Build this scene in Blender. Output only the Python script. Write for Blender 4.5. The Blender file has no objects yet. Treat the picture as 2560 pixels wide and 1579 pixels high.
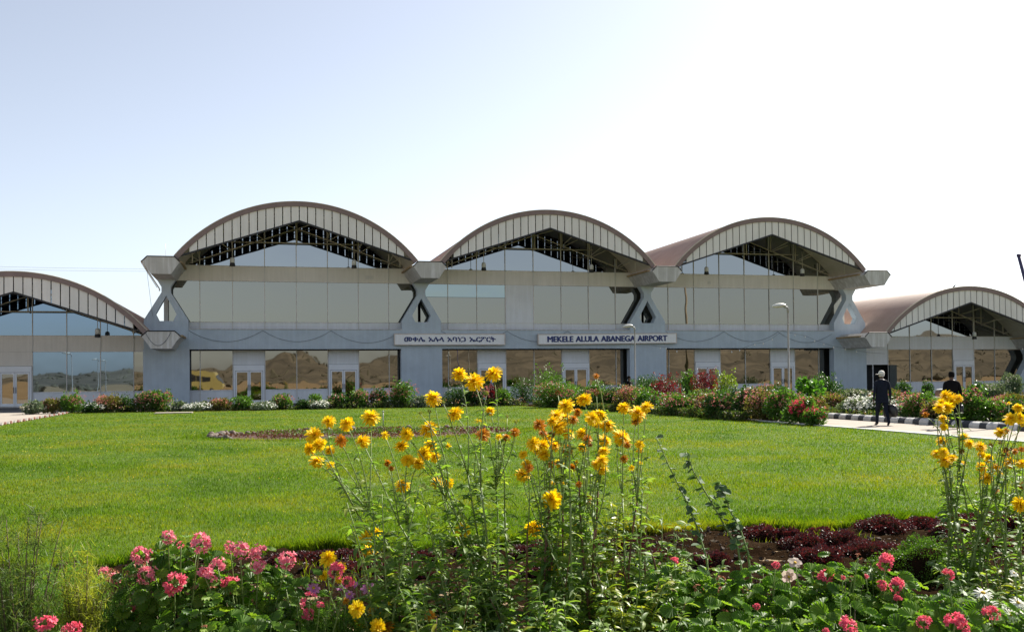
import bpy, math, random
import numpy as np
from math import sin, cos, tan, radians, pi, sqrt, atan, atan2
from mathutils import Vector, Matrix
from mathutils.geometry import tessellate_polygon

random.seed(7); rng = np.random.default_rng(7)
sc = bpy.context.scene
col = sc.collection

# ------------------------------------------------------------------ camera
F, CX, CY = 2490., 1280., 900.          # focal length and principal point in photo pixels (2560 wide)
YAW, ROLL, PITCH = radians(14.4), radians(0.56), atan(44/2490)
H = 1.65                                 # eye height
D = 71.7                                 # distance to the front of the terminal
_fw = np.array([sin(YAW)*cos(PITCH), cos(YAW)*cos(PITCH), sin(PITCH)])
_r0 = np.array([cos(YAW), -sin(YAW), 0.]); _u0 = np.cross(_r0, _fw)
_rt = _r0*cos(ROLL) - _u0*sin(ROLL); _up = _u0*cos(ROLL) + _r0*sin(ROLL)
cd = bpy.data.cameras.new('camera'); cam = bpy.data.objects.new('camera', cd); col.objects.link(cam)
M = Matrix(((_rt[0], _up[0], -_fw[0], 0), (_rt[1], _up[1], -_fw[1], 0), (_rt[2], _up[2], -_fw[2], H), (0, 0, 0, 1)))
cam.matrix_world = M
cd.sensor_fit = 'HORIZONTAL'; cd.sensor_width = 36; cd.lens = F*36/2560
cd.shift_y = (CY-789.5)/2560; cd.clip_start = .1; cd.clip_end = 9000
sc.camera = cam

# ------------------------------------------------------------------ sky and sun
SUN_AZ, SUN_EL = 57., 41.
w = bpy.data.worlds.new('World'); sc.world = w; w.use_nodes = True
nt = w.node_tree; nt.nodes.clear()
sky = nt.nodes.new('ShaderNodeTexSky'); sky.sky_type = 'NISHITA'; sky.sun_disc = False
sky.sun_elevation = radians(SUN_EL); sky.sun_rotation = radians(SUN_AZ)
sky.air_density = 1.0; sky.dust_density = 5.6; sky.ozone_density = 1.3; sky.altitude = 2000
bg = nt.nodes.new('ShaderNodeBackground'); bg.inputs['Strength'].default_value = .082
ow = nt.nodes.new('ShaderNodeOutputWorld')
hs = nt.nodes.new('ShaderNodeHueSaturation'); hs.inputs['Saturation'].default_value = .55      # dusty highland air
nt.links.new(sky.outputs[0], hs.inputs['Color']); nt.links.new(hs.outputs[0], bg.inputs[0]); nt.links.new(bg.outputs[0], ow.inputs[0])
sl = bpy.data.lights.new('sun', 'SUN'); sl.energy = 5.0; sl.angle = radians(.5); sl.color = (1, .94, .84)
so = bpy.data.objects.new('sun', sl); col.objects.link(so); so.location = (60, 60, 60)
sv = Vector((sin(radians(SUN_AZ))*cos(radians(SUN_EL)), cos(radians(SUN_AZ))*cos(radians(SUN_EL)), sin(radians(SUN_EL))))
so.rotation_euler = sv.to_track_quat('Z', 'Y').to_euler()
vs = sc.view_settings; vs.view_transform = 'Standard'; vs.look = 'None'; vs.gamma = 1; vs.exposure = 1.2
vs.use_curve_mapping = False

# ------------------------------------------------------------------ helpers
def ray(x, y): return _fw + _rt*(x-CX)/F - _up*(y-CY)/F
CAM = np.array([0, 0, H])
def at_d(x, y, d): return CAM + ray(x, y)*d                 # d = distance along the view axis
def at_z(x, y, z=0.):
    r = ray(x, y); return CAM + r*((z-H)/r[2])
def at_y(x, y, Y):
    r = ray(x, y); return CAM + r*(Y/r[1])

def tag(o, label=None, cat=None, group=None, kind=None):
    if label: o['label'] = label
    if cat: o['category'] = cat
    if group: o['group'] = group
    if kind: o['kind'] = kind
    return o
def empty(name, loc=(0, 0, 0), rz=0, **k):
    o = bpy.data.objects.new(name, None); col.objects.link(o); o.location = loc; o.rotation_euler = (0, 0, rz)
    o.empty_display_size = .2
    return tag(o, **k)

def ordinal(n):
    o = 'first second third fourth fifth sixth seventh eighth ninth tenth eleventh twelfth thirteenth fourteenth fifteenth sixteenth seventeenth eighteenth nineteenth'.split()
    if n <= 19: return o[n-1]
    t = {2: 'twent', 3: 'thirt', 4: 'fort', 5: 'fift', 6: 'sixt', 7: 'sevent'}[n//10]
    return t+'ieth' if n % 10 == 0 else t+'y-'+o[n % 10-1]
class Acc:
    """collects vertices and faces and links them as ONE mesh object"""
    def __init__(s): s.V = []; s.n = 0; s.F = []; s.Fn = []; s.mi = []; s.sm = []
    def add(s, V, faces, mi=0, smooth=False):
        V = np.asarray(V, float).reshape(-1, 3); b = s.n
        s.V.append(V); s.n += len(V)
        for f in faces:
            s.F.append(np.asarray(f, np.int64)+b); s.Fn.append(np.array([len(f)])); s.mi.append(np.array([mi])); s.sm.append(np.array([smooth]))
        return s
    def inst(s, tV, tF, R, O, mi=0, smooth=False):
        """tV (k,3) template, R (N,3,3) columns = axes (scaled), O (N,3)"""
        tV = np.asarray(tV, float); N = len(O); k = len(tV)
        if N == 0: return s
        P = np.einsum('nij,kj->nki', R, tV) + np.asarray(O)[:, None, :]
        b = s.n; s.V.append(P.reshape(-1, 3)); s.n += N*k
        off = (np.arange(N)*k + b)
        fl = np.concatenate([np.asarray(f) for f in tF]); ln = np.array([len(f) for f in tF])
        s.F.append((fl[None, :] + off[:, None]).ravel()); s.Fn.append(np.tile(ln, N))
        s.mi.append(np.full(N*len(tF), mi)); s.sm.append(np.full(N*len(tF), smooth))
        return s
    def box(s, x0, x1, y0, y1, z0, z1, mi=0):
        V = [(x, y, z) for z in (z0, z1) for y in (y0, y1) for x in (x0, x1)]
        return s.add(V, [(0, 2, 3, 1), (4, 5, 7, 6), (0, 1, 5, 4), (2, 6, 7, 3), (0, 4, 6, 2), (1, 3, 7, 5)], mi)
    def prism(s, poly, y0, y1, holes=(), mi=0, caps=True):
        """poly of (x,z), extruded along y"""
        loops = [poly]+list(holes); flat = [p for l in loops for p in l]; n = len(flat)
        V = [(p[0], y0, p[1]) for p in flat]+[(p[0], y1, p[1]) for p in flat]
        fs = []
        if caps:
            for t in tessellate_polygon([[Vector((p[0], p[1], 0)) for p in l] for l in loops]):
                a, b_, c = t
                ar = (flat[b_][0]-flat[a][0])*(flat[c][1]-flat[a][1])-(flat[b_][1]-flat[a][1])*(flat[c][0]-flat[a][0])
                if ar < 0: a, b_, c = a, c, b_
                fs.append((a, b_, c)); fs.append((a+n, c+n, b_+n))
        i = 0
        for l in loops:
            m = len(l)
            A = sum(l[k][0]*l[(k+1) % m][1]-l[(k+1) % m][0]*l[k][1] for k in range(m))
            out = (A > 0) == (l is poly)
            for k in range(m):
                a, b_ = i+k, i+(k+1) % m
                fs.append((a, a+n, b_+n, b_) if out else (b_, b_+n, a+n, a))
            i += m
        return s.add(V, fs, mi)
    def tube(s, pts, r, n=6, mi=0, cap=True, smooth=True):
        pts = [np.asarray(p, float) for p in pts]; m = len(pts)
        rs = r if hasattr(r, '__len__') else [r]*m
        V = []; up = None
        for i, p in enumerate(pts):
            t = pts[min(i+1, m-1)]-pts[max(i-1, 0)]; t = t/(np.linalg.norm(t)+1e-9)
            if up is None:
                a = np.array([0, 0, 1.]) if abs(t[2]) < .9 else np.array([1., 0, 0])
            else: a = up
            u = np.cross(a, t); u /= np.linalg.norm(u)+1e-9; v = np.cross(t, u); up = v
            for k in range(n):
                q = 2*pi*k/n; V.append(p+(u*cos(q)+v*sin(q))*rs[i])
        fs = [(i*n+k, i*n+(k+1) % n, (i+1)*n+(k+1) % n, (i+1)*n+k) for i in range(m-1) for k in range(n)]
        if cap: fs += [tuple(range(n-1, -1, -1)), tuple((m-1)*n+k for k in range(n))]
        return s.add(V, fs, mi, smooth)
    def lathe(s, prof, o=(0, 0, 0), n=12, mi=0, smooth=True, sx=1, sy=1):
        V = [(o[0]+r*cos(2*pi*k/n)*sx, o[1]+r*sin(2*pi*k/n)*sy, o[2]+z) for r, z in prof for k in range(n)]
        m = len(prof)
        fs = [(i*n+k, i*n+(k+1) % n, (i+1)*n+(k+1) % n, (i+1)*n+k) for i in range(m-1) for k in range(n)]
        fs += [tuple(range(n-1, -1, -1)), tuple((m-1)*n+k for k in range(n))]
        return s.add(V, fs, mi, smooth)
    def build(s, name, mats, parent=None, origin=None):
        me = bpy.data.meshes.new(name)
        V = np.concatenate(s.V) if s.V else np.zeros((0, 3))
        if origin is not None: V = V-np.asarray(origin, float)
        fl = np.concatenate(s.F).astype(np.int32); ln = np.concatenate(s.Fn).astype(np.int32)
        me.vertices.add(len(V)); me.vertices.foreach_set('co', V.astype(np.float32).ravel())
        me.loops.add(len(fl)); me.loops.foreach_set('vertex_index', fl)
        me.polygons.add(len(ln)); me.polygons.foreach_set('loop_start', np.concatenate([[0], np.cumsum(ln)[:-1]]).astype(np.int32))
        try: me.polygons.foreach_set('loop_total', ln)
        except Exception: pass
        if not isinstance(mats, (list, tuple)): mats = [mats]
        for m in mats: me.materials.append(m)
        me.polygons.foreach_set('material_index', np.concatenate(s.mi).astype(np.int32))
        me.polygons.foreach_set('use_smooth', np.concatenate(s.sm).astype(bool))
        me.update(calc_edges=True); me.validate()
        o = bpy.data.objects.new(name, me); col.objects.link(o)
        if origin is not None: o.location = origin
        if parent: o.parent = parent
        return o

def frames(axis, nrm, scale):
    """(N,3) axis directions (local y), approx normals (local z), scale (N,) or (N,3) -> (N,3,3)"""
    y = axis/np.linalg.norm(axis, axis=1, keepdims=True)
    x = np.cross(y, nrm); x /= np.linalg.norm(x, axis=1, keepdims=True)+1e-9
    z = np.cross(x, y)
    scale = np.asarray(scale, float)
    if scale.ndim == 1: scale = np.repeat(scale[:, None], 3, 1)
    return np.stack([x*scale[:, :1], y*scale[:, 1:2], z*scale[:, 2:3]], axis=2)
def rdir(n, up=0.):
    v = rng.normal(size=(n, 3)); v[:, 2] += up
    return v/np.linalg.norm(v, axis=1, keepdims=True)

# ------------------------------------------------------------------ materials
MATS = {}
def _m(name):
    m = bpy.data.materials.new(name); m.use_nodes = True; m.node_tree.nodes.clear(); MATS[name] = m
    return m, m.node_tree, m.node_tree.nodes.new, m.node_tree.links.new
def ramp(N, L, fac, stops):
    r = N('ShaderNodeValToRGB'); e = r.color_ramp.elements
    while len(e) < len(stops): e.new(.5)
    for el, (p, c) in zip(e, stops): el.position = p; el.color = (*c, 1)
    L(fac, r.inputs[0]); return r.outputs[0]
def noise(N, L, scale, detail=5, rough=.6, vec=None, dist=0):
    n = N('ShaderNodeTexNoise'); n.inputs['Scale'].default_value = scale; n.inputs['Detail'].default_value = detail
    n.inputs['Roughness'].default_value = rough; n.inputs['Distortion'].default_value = dist
    if vec is not None: L(vec, n.inputs['Vector'])
    return n.outputs['Fac']
def pos(N, L, scale=(1, 1, 1)):
    g = N('ShaderNodeNewGeometry'); mp = N('ShaderNodeMapping'); mp.inputs['Scale'].default_value = scale
    L(g.outputs['Position'], mp.inputs['Vector']); return mp.outputs[0]
def surf(name, c1, c2=None, scale=1.5, rough=.7, metal=0, bump=0, bscale=20, vec=(1, 1, 1), streak=0, spec=.5, stain=None):
    """plain surface with a two-tone wear pattern"""
    m, t, N, L = _m(name)
    b = N('ShaderNodeBsdfPrincipled'); o = N('ShaderNodeOutputMaterial'); L(b.outputs[0], o.inputs[0])
    b.inputs['Roughness'].default_value = rough; b.inputs['Metallic'].default_value = metal
    b.inputs['Specular IOR Level'].default_value = spec
    p = pos(N, L, vec)
    c2 = c2 or tuple(x*.8 for x in c1)
    n = noise(N, L, scale, 8, .65, p)
    c = ramp(N, L, n, [(.32, c2), (.62, c1)])
    if streak:                        # rain streaks running down
        p2 = pos(N, L, (2.2, 2.2, .12)); n2 = noise(N, L, 2.2, 5, .6, p2)
        mx = N('ShaderNodeMix'); mx.data_type = 'RGBA'; mx.blend_type = 'MULTIPLY'
        s_ = ramp(N, L, n2, [(.45, (1-streak, 1-streak*1.05, 1-streak*1.2)), (.62, (1, 1, 1))])
        mx.inputs[0].default_value = 1; L(c, mx.inputs[6]); L(s_, mx.inputs[7]); c = mx.outputs[2]
    L(c, b.inputs['Base Color'])
    if bump:
        bn = N('ShaderNodeBump'); bn.inputs['Strength'].default_value = bump; bn.inputs['Distance'].default_value = .02
        L(noise(N, L, bscale, 6, .6, p), bn.inputs['Height']); L(bn.outputs[0], b.inputs['Normal'])
    return m
def leafm(name, cols, rough=.45, tr=.35, trc=None, spec=.28):
    """foliage or petals: each leaf its own tone, light comes through"""
    m, t, N, L = _m(name)
    g = N('ShaderNodeNewGeometry')
    k = len(cols); c = ramp(N, L, g.outputs['Random Per Island'], [(i/(k-1), x) for i, x in enumerate(cols)])
    b = N('ShaderNodeBsdfPrincipled'); b.inputs['Roughness'].default_value = rough; b.inputs['Specular IOR Level'].default_value = spec
    L(c, b.inputs['Base Color'])
    T = N('ShaderNodeBsdfTranslucent')
    mx = N('ShaderNodeMix'); mx.data_type = 'RGBA'; mx.blend_type = 'MULTIPLY'; mx.inputs[0].default_value = 1
    L(c, mx.inputs[6]); mx.inputs[7].default_value = (*(trc or (1.5, 1.6, .7)), 1); L(mx.outputs[2], T.inputs[0])
    ms = N('ShaderNodeMixShader'); ms.inputs[0].default_value = tr
    o = N('ShaderNodeOutputMaterial'); L(b.outputs[0], ms.inputs[1]); L(T.outputs[0], ms.inputs[2]); L(ms.outputs[0], o.inputs[0])
    return m
def glassm(name, tint, wob=.012, rough=.015, scale=(.35, .35, .5)):
    """tinted mirror glazing with slightly bowed panes"""
    m, t, N, L = _m(name)
    b = N('ShaderNodeBsdfPrincipled'); o = N('ShaderNodeOutputMaterial'); L(b.outputs[0], o.inputs[0])
    b.inputs['Metallic'].default_value = 1; b.inputs['Roughness'].default_value = rough
    b.inputs['Base Color'].default_value = (*tint, 1)
    p = pos(N, L, scale); bn = N('ShaderNodeBump'); bn.inputs['Strength'].default_value = 1; bn.inputs['Distance'].default_value = wob
    L(noise(N, L, 1.3, 1, .4, p), bn.inputs['Height']); L(bn.outputs[0], b.inputs['Normal'])
    return m

BLUE = surf('blue_wall_paint', (.49, .565, .63), (.43, .495, .56), 1.1, .85, bump=.5, bscale=14, streak=.05)
CONC = surf('pale_concrete', (.62, .61, .60), (.52, .51, .50), .9, .85, bump=.4, bscale=16, streak=.22)
BEIGE = surf('beige_panel', (.74, .70, .64), (.67, .635, .58), .5, .45, streak=.06)
WHITEP = surf('white_panel', (.74, .76, .79), (.68, .70, .73), .6, .5, streak=.06)
FASC = surf('fascia_panel', (.74, .72, .69), (.67, .655, .625), .5, .6, streak=.06)
BLACK = surf('black_trim', (.012, .012, .014), (.02, .02, .022), 3, .6)
STEEL = surf('beige_steel', (.46, .42, .33), (.40, .36, .28), 2, .5)
MULL = surf('mullion_metal', (.62, .60, .56), (.55, .53, .49), 2, .4)
DOORF = surf('white_door_frame', (.78, .80, .83), (.72, .74, .77), 2, .4)
DARKIN = surf('dark_interior', (.02, .022, .025), (.012, .012, .014), 2, .9)
GUTTER_SUN = surf('sunlit_gutter_ochre', (.42, .30, .16), (.30, .22, .13), 3, .8)  # ochre paints the sunlight that catches the gutter edges
GL_UP = glassm('bronze_mirror_glass', (.27, .26, .225), .005)
GL_GAB = glassm('grey_blue_mirror_glass', (.33, .345, .35), .006)
GL_LOW = glassm('brown_mirror_glass', (.245, .23, .20), .005, scale=(.5, .5, .6))
GL_BLUE = glassm('blue_mirror_glass', (.19, .255, .33), .004)
GL_CYAN = glassm('pale_cyan_glass', (.30, .345, .335), .02)

def roofm():
    m, t, N, L = _m('brown_corrugated_roof')
    b = N('ShaderNodeBsdfPrincipled'); o = N('ShaderNodeOutputMaterial'); L(b.outputs[0], o.inputs[0])
    b.inputs['Roughness'].default_value = .55
    p = pos(N, L); n = noise(N, L, .6, 8, .7, p); L(ramp(N, L, n, [(.3, (.33, .235, .19)), (.7, (.42, .31, .255))]), b.inputs['Base Color'])
    return m
ROOF = roofm()
UNDER = surf('roof_underside', (.50, .47, .40), (.44, .41, .35), 1.2, .7)
EDGE = surf('brown_roof_edge', (.21, .15, .135), (.17, .12, .11), 2, .5)

# ------------------------------------------------------------------ the terminal
S = 17.6; C0 = -5.95                       # column spacing, x of the first tall column
G = D+1.05                                 # plane of the glazing
FP = D-3.5                                 # plane of the gable fascia
RR, RISE = 10.3, 3.8; HALF = 8.0
def arc_pts(c, dz, r, n, a=None):
    zc = 13.6+dz-RR; a = a or math.asin(HALF/RR)
    return [(c+r*sin(t), zc+r*cos(t)) for t in np.linspace(-a, a, n)]

T = empty('airport_terminal', (20.5, D, 0), label='long pale blue airport terminal with five arched brown roofs and mirrored glazing', cat='building')
def part(a, name, mats, parent=None):
    p = parent or T
    o = a.build(name, mats)
    o.parent = p
    if p is T: o.matrix_parent_inverse = Matrix.Translation(Vector((-20.5, -D, 0)))
    return o

def vault(c, dz, back=34):
    """curved shell with real corrugation on top; thick brown edge; underside"""
    a = Acc(); n = 49; A = math.asin(HALF/RR)
    y0, y1 = FP-.02, D+back
    th = np.linspace(-A, A, n); zc = 13.6+dz-RR
    # outer skin, ribs run over the curve
    ny = int((y1-y0)/.11); ys = np.linspace(y0, y1, ny)
    rr = RR+.028*np.cos(np.arange(ny)*pi); rr[0] = RR
    TT, YY = np.meshgrid(th, ys, indexing='ij'); R2 = np.broadcast_to(rr, TT.shape)
    V = np.stack([c+R2*np.sin(TT), YY, zc+R2*np.cos(TT)], 2).reshape(-1, 3)
    I = (np.arange(n-1)[:, None]*ny+np.arange(ny-1)[None, :]).ravel()
    b = a.n; a.V.append(V); a.n += len(V)
    Fq = np.stack([I, I+1, I+ny+1, I+ny], 1)+b
    a.F.append(Fq.ravel()); k = len(Fq); a.Fn.append(np.full(k, 4)); a.mi.append(np.zeros(k, int)); a.sm.append(np.zeros(k, bool))
    ro = part(a, 'roof_vault', ROOF)
    # edge band and underside
    e = Acc(); ri = RR-.30
    for i in range(n-1):
        t0, t1 = th[i], th[i+1]
        P = lambda r, t, y: (c+r*sin(t), y, zc+r*cos(t))
        e.add([P(ri, t0, y0), P(ri, t1, y0), P(RR, t1, y0), P(RR, t0, y0)], [(0, 1, 2, 3)], 0)
        e.add([P(ri, t0, y0), P(ri, t1, y0), P(ri, t1, y0+.16), P(ri, t0, y0+.16)], [(3, 2, 1, 0)], 0)
        e.add([P(ri+.12, t0, y0+.16), P(ri+.12, t1, y0+.16), P(ri+.12, t1, y1), P(ri+.12, t0, y1)], [(3, 2, 1, 0)], 1, True)
    part(e, 'roof_edge', [EDGE, UNDER], ro)
    # light strip of flashing on the crown edge
    g = Acc(); g.tube([(c+(RR+.03)*sin(t), y0+.02, zc+(RR+.03)*cos(t)) for t in th], .035, 5)
    part(g, 'roof_flashing', STEEL, ro)

def fascia(c, dz):
    """strip panels hanging from the arch down to a chevron"""
    a = Acc(); y0, y1 = FP+.06, FP+.12
    zc = 13.6+dz-RR; ri = RR-.28; w_ = .545; gap = .065
    zb = lambda x: 12.38+dz-abs(x)*(12.38-9.85)/7.75
    zt = lambda x: zc+sqrt(ri*ri-x*x)
    k = 14
    for i in range(-k, k):
        x0 = i*w_+gap/2; x1 = (i+1)*w_-gap/2
        q = [(x0, zb(x0)), (x1, zb(x1)), (x1, zt(x1)), (x0, zt(x0))]
        if min(q[2][1]-q[1][1], q[3][1]-q[0][1]) < .03: continue
        a.prism([(c+x, z) for x, z in q], y0, y1)
    f = part(a, 'gable_fascia', FASC)
    b = Acc()          # dark backing laths behind the panels, leaving the joints open
    for i in range(-k, k):
        x0 = i*w_+gap/2+.003; x1 = (i+1)*w_-gap/2-.003
        q = [(x0, zb(x0)+.002), (x1, zb(x1)+.002), (x1, zt(x1)-.004), (x0, zt(x0)-.004)]
        if min(q[2][1]-q[1][1], q[3][1]-q[0][1]) < .03: continue
        b.prism([(c+x, z) for x, z in q], y1+.004, y1+.05)
    for fr in (.35, .68):   # two girts cross the open joints
        for s_ in (-1, 1):
            for i in range(12):
                x0, x1 = s_*i*.6, s_*(i+1)*.6
                if abs(x1) > 7.1: break
                za = zb(x0)+(zt(x0)-zb(x0))*fr; zz = zb(x1)+(zt(x1)-zb(x1))*fr
                b.tube([(c+x0, y1+.09, za), (c+x1, y1+.09, zz)], .03, 4)
    part(b, 'fascia_backing', BLACK, f)
    t = Acc()
    for s_ in (-1, 1):
        xs = [0, s_*7.75]
        q = [(c+xs[0], zb(0)-.11), (c+xs[1], zb(xs[1])-.11), (c+xs[1], zb(xs[1])), (c+xs[0], zb(0))]
        t.prism(q, y0-.03, y1+.06)
    part(t, 'chevron_trim', BLACK, f)

def gutter(c, dz, back=30, hw=1.17):
    a = Acc()
    hx = [(-hw, 9.36), (-.93, 9.04), (-.62, 8.58), (.62, 8.58), (.93, 9.04), (hw, 9.36), (.84, 9.70), (-.84, 9.70)]
    a.prism([(c+x, z+dz) for x, z in hx], D-3.85, D+back)
    g = part(a, 'gutter_beam', CONC)
    t = Acc()
    for (x0, z0), (x1, z1) in (((-hw, 9.36), (-.84, 9.7)), ((-.84, 9.7), (.84, 9.7)), ((.84, 9.7), (hw, 9.36))):
        t.tube([(c+x0, D-3.86, z0+dz+.02), (c+x1, D-3.86, z1+dz+.02)], .035, 4, smooth=False)
    part(t, 'gutter_trim', BLACK, g)
    o = Acc()
    for s_ in (-1, 1):
        o.box(c+s_*1.19-.10, c+s_*1.19+.10, D-3.2, D+back, 9.385+dz, 9.50+dz)  # strip along each edge, its sunlit look put into the colour
    part(o, 'gutter_sun_strip', GUTTER_SUN, g)

def xcol(c, dz, base, low=False):
    a = Acc()
    z = lambda v: v+dz
    if low:
        outer = [(-1.5, base), (1.5, base), (1.5, z(5.8)), (.30, z(7.72)), (.30, z(8.08)), (.6, z(8.585)), (-.6, z(8.585)), (-.30, z(8.08)), (-.30, z(7.72)), (-1.5, z(5.8))]
    else:
        outer = [(-1.5, base), (1.5, base), (1.5, 3.82), (1.44, 3.84), (1.44, 5.84), (.30, 7.72), (.30, 8.08), (.6, 8.585), (-.6, 8.585), (-.30, 8.08), (-.30, 7.72), (-1.44, 5.84), (-1.44, 3.84), (-1.5, 3.82)]
    hole = [(0, z(7.48)), (-.68, z(6.23)), (-.46, z(5.76)), (.46, z(5.76)), (.68, z(6.23))]
    a.prism([(c+x, v) for x, v in outer], D, D+.66, holes=[[(c+x, v) for x, v in hole]])
    return part(a, 'column', BLUE)

cols = [C0+S*i for i in range(4)]
bays = [(cols[i]+cols[i+1])/2 for i in range(3)]
wings = [C0-S/2, cols[3]+S/2, cols[3]+S*1.5]
for c in cols:
    xcol(c, 0, -.05); gutter(c, 0)
for c in (cols[0], cols[3]): gutter(c, -4.83, hw=1.2)
xcol(cols[3]+S, -4.9, -.05, True); gutter(cols[3]+S, -4.83)
xcol(cols[0]-S, -4.9, -.05, True); gutter(cols[0]-S, -4.83)
for c in bays: vault(c, 0); fascia(c, 0)
for c in wings: vault(c, -5.0); fascia(c, -5.0)

def beam(x0, x1):
    a = Acc(); a.box(x0, x1, D+.02, D+.64, 3.82, 5.18)
    b = part(a, 'facade_beam', BLUE)
    t = Acc(); t.box(x0, x1, D-.02, D+.7, 5.184, 5.235); part(t, 'beam_coping', CONC, b)
    t = Acc(); t.box(x0+.02, x1-.02, D+.05, D+.6, 3.765, 3.815); part(t, 'beam_drip_edge', DARKIN, b)
for i in range(3): beam(cols[i]+1.445, cols[i+1]-1.445)

GY0, GY1 = G, G+.05
def pane(name, x0, x1, z0, z1, mat, y=G):
    a = Acc(); a.box(x0, x1, y, y+.05, z0, z1)
    if mat in (GL_UP, GL_LOW, GL_BLUE, GL_GAB):          # no two panes hang quite in one plane
        V = a.V[0]; k = V[:, 1] < y+.02; tx, tz = random.uniform(-.007, .007), random.uniform(0, .007)
        V[k, 1] += .008+tx*(V[k, 0]-x0)/(x1-x0)+tz*(V[k, 2]-z0)/(z1-z0)
    return part(a, name, mat)
def mulls(xs, z0, ztop, c, dz):
    for x in xs:
        zt = (13.6+dz-RR)+sqrt(max(.1, (RR-.35)**2-(x-c)**2))
        a = Acc(); a.box(x-.026, x+.026, G-.05, G-.002, z0, min(ztop, zt) if ztop else zt)
        part(a, 'mullion', MULL)
def door(x0, x1, z1, dark=False, y=G):
    """white framed pair of glazed door leaves"""
    a = Acc(); w_ = .11; xm = (x0+x1)/2
    a.box(x0, x0+w_, y-.12, y+.04, 0, z1); a.box(x1-w_, x1, y-.12, y+.04, 0, z1); a.box(x0+w_, x1-w_, y-.12, y+.04, z1-.40, z1)
    f = part(a, 'door', DOORF)
    for s_, xa, xb in ((-1, x0+w_+.02, xm-.01), (1, xm+.01, x1-w_-.02)):
        l = Acc(); st = .10
        l.box(xa, xa+st, y-.09, y+.02, .03, z1-.42); l.box(xb-st, xb, y-.09, y+.02, .03, z1-.42)
        l.box(xa+st, xb-st, y-.088, y+.02, .03, .25); l.box(xa+st, xb-st, y-.088, y+.02, z1-.52, z1-.42)
        part(l, 'door_leaf', DOORF, f)
        g = Acc(); g.box(xa+st, xb-st, y-.05, y-.02, .25, z1-.52); part(g, 'door_glass', GL_LOW, f)
        h = Acc(); hx = xm+s_*.07; h.tube([(hx, y-.15, .95), (hx, y-.15, 1.35)], .018, 5); h.tube([(hx, y-.15, 1.0), (hx, y-.09, 1.0)], .012, 4); h.tube([(hx, y-.15, 1.3), (hx, y-.09, 1.3)], .012, 4)
        part(h, 'door_handle', BLACK, f)

def gable(c, dz, zb, xs, mat):
    """glass gable between mullions, up to the arch"""
    zc = 13.6+dz-RR; r = RR-.22
    edges = [c-7.6]+list(xs)+[c+7.6]
    for i in range(len(edges)-1):
        x0, x1 = edges[i]+.002, edges[i+1]-.002
        X = np.linspace(x0, x1, 7)
        top = [(x, zc+sqrt(max(0, r*r-(x-c)**2))) for x in X]
        top = [(x, z) for x, z in top if z > zb+.02]
        if len(top) < 2: continue
        a = Acc(); y = G+random.uniform(0, .006)
        a.prism([(top[0][0], zb), (top[-1][0], zb)]+top[::-1], y, G+.05)
        part(a, 'gable_window', mat)

for bi, c in enumerate(bays):
    c2 = c-.05; xs = [c2+2.2*k for k in range(-3, 4)]
    x0, x1 = c-8.7, c+8.7
    edges = [x0]+xs+[x1]
    up = ( [c-7.75]+xs+[c+7.75] )
    gable(c, 0, 9.72, xs, GL_GAB)
    for i in range(8):
        ua, ub = edges[i]+.002, edges[i+1]-.002
        pane('spandrel_panel', ua, ub, 8.65, 9.70, BEIGE)
        if bi == 1 and i == 3:
            p = pane('wall_panel', ua, ub, 5.27, 8.64, WHITEP, G-.03)
            q = Acc()
            for (u0, u1, v0, v1) in ((ua+.08, (ua+ub)/2-.03, 5.35, 6.32), ((ua+ub)/2+.03, ub-.08, 5.35, 6.32), (ua+.08, (ua+ub)/2-.03, 6.42, 7.75), ((ua+ub)/2+.03, ub-.08, 6.42, 7.75)):
                q.box(u0, u1, G-.045, G-.03, v0, v1)
            part(q, 'panel_leaf', WHITEP, p)
        else:
            pane('spandrel_panel', ua, ub, 5.20, 5.75, WHITEP)
            if bi == 1 and i in (0, 1, 2):
                pane('window', ua, ub, 5.77, 7.67, GL_UP)
                pane('window', ua, ub, 7.69, 8.64, GL_CYAN)
            else: pane('window', ua, ub, 5.77, 8.64, GL_UP)
        # ground floor
        if i in (2, 5):
            pane('wall_panel', ua, ub, 2.76, 3.98, WHITEP)
            door(xs[i-1]+.04, xs[i]-.04, 2.74)
        else:
            pane('window', ua, ub, 1.0, 3.98, GL_LOW)
            pane('wall_panel', ua, ub, -.02, .96, WHITEP)
    mulls(xs, 5.2, None, c, 0); mulls(xs, 0, 3.95, c, 0)
    a = Acc()
    a.box(x0, x1, G-.05, G-.002, 9.685, 9.735); a.box(x0, x1, G-.05, G-.002, 8.63, 8.66); a.box(x0, x1, G-.05, G-.002, 5.745, 5.775)
    part(a, 'transom', MULL)
    for u0, u1 in ((x0, xs[1]-.04), (xs[2]+.04, xs[4]-.04), (xs[5]+.04, x1)):
        a = Acc(); a.box(u0, u1, G-.05, G-.002, .96, 1.0); part(a, 'window_sill', DOORF)

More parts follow.
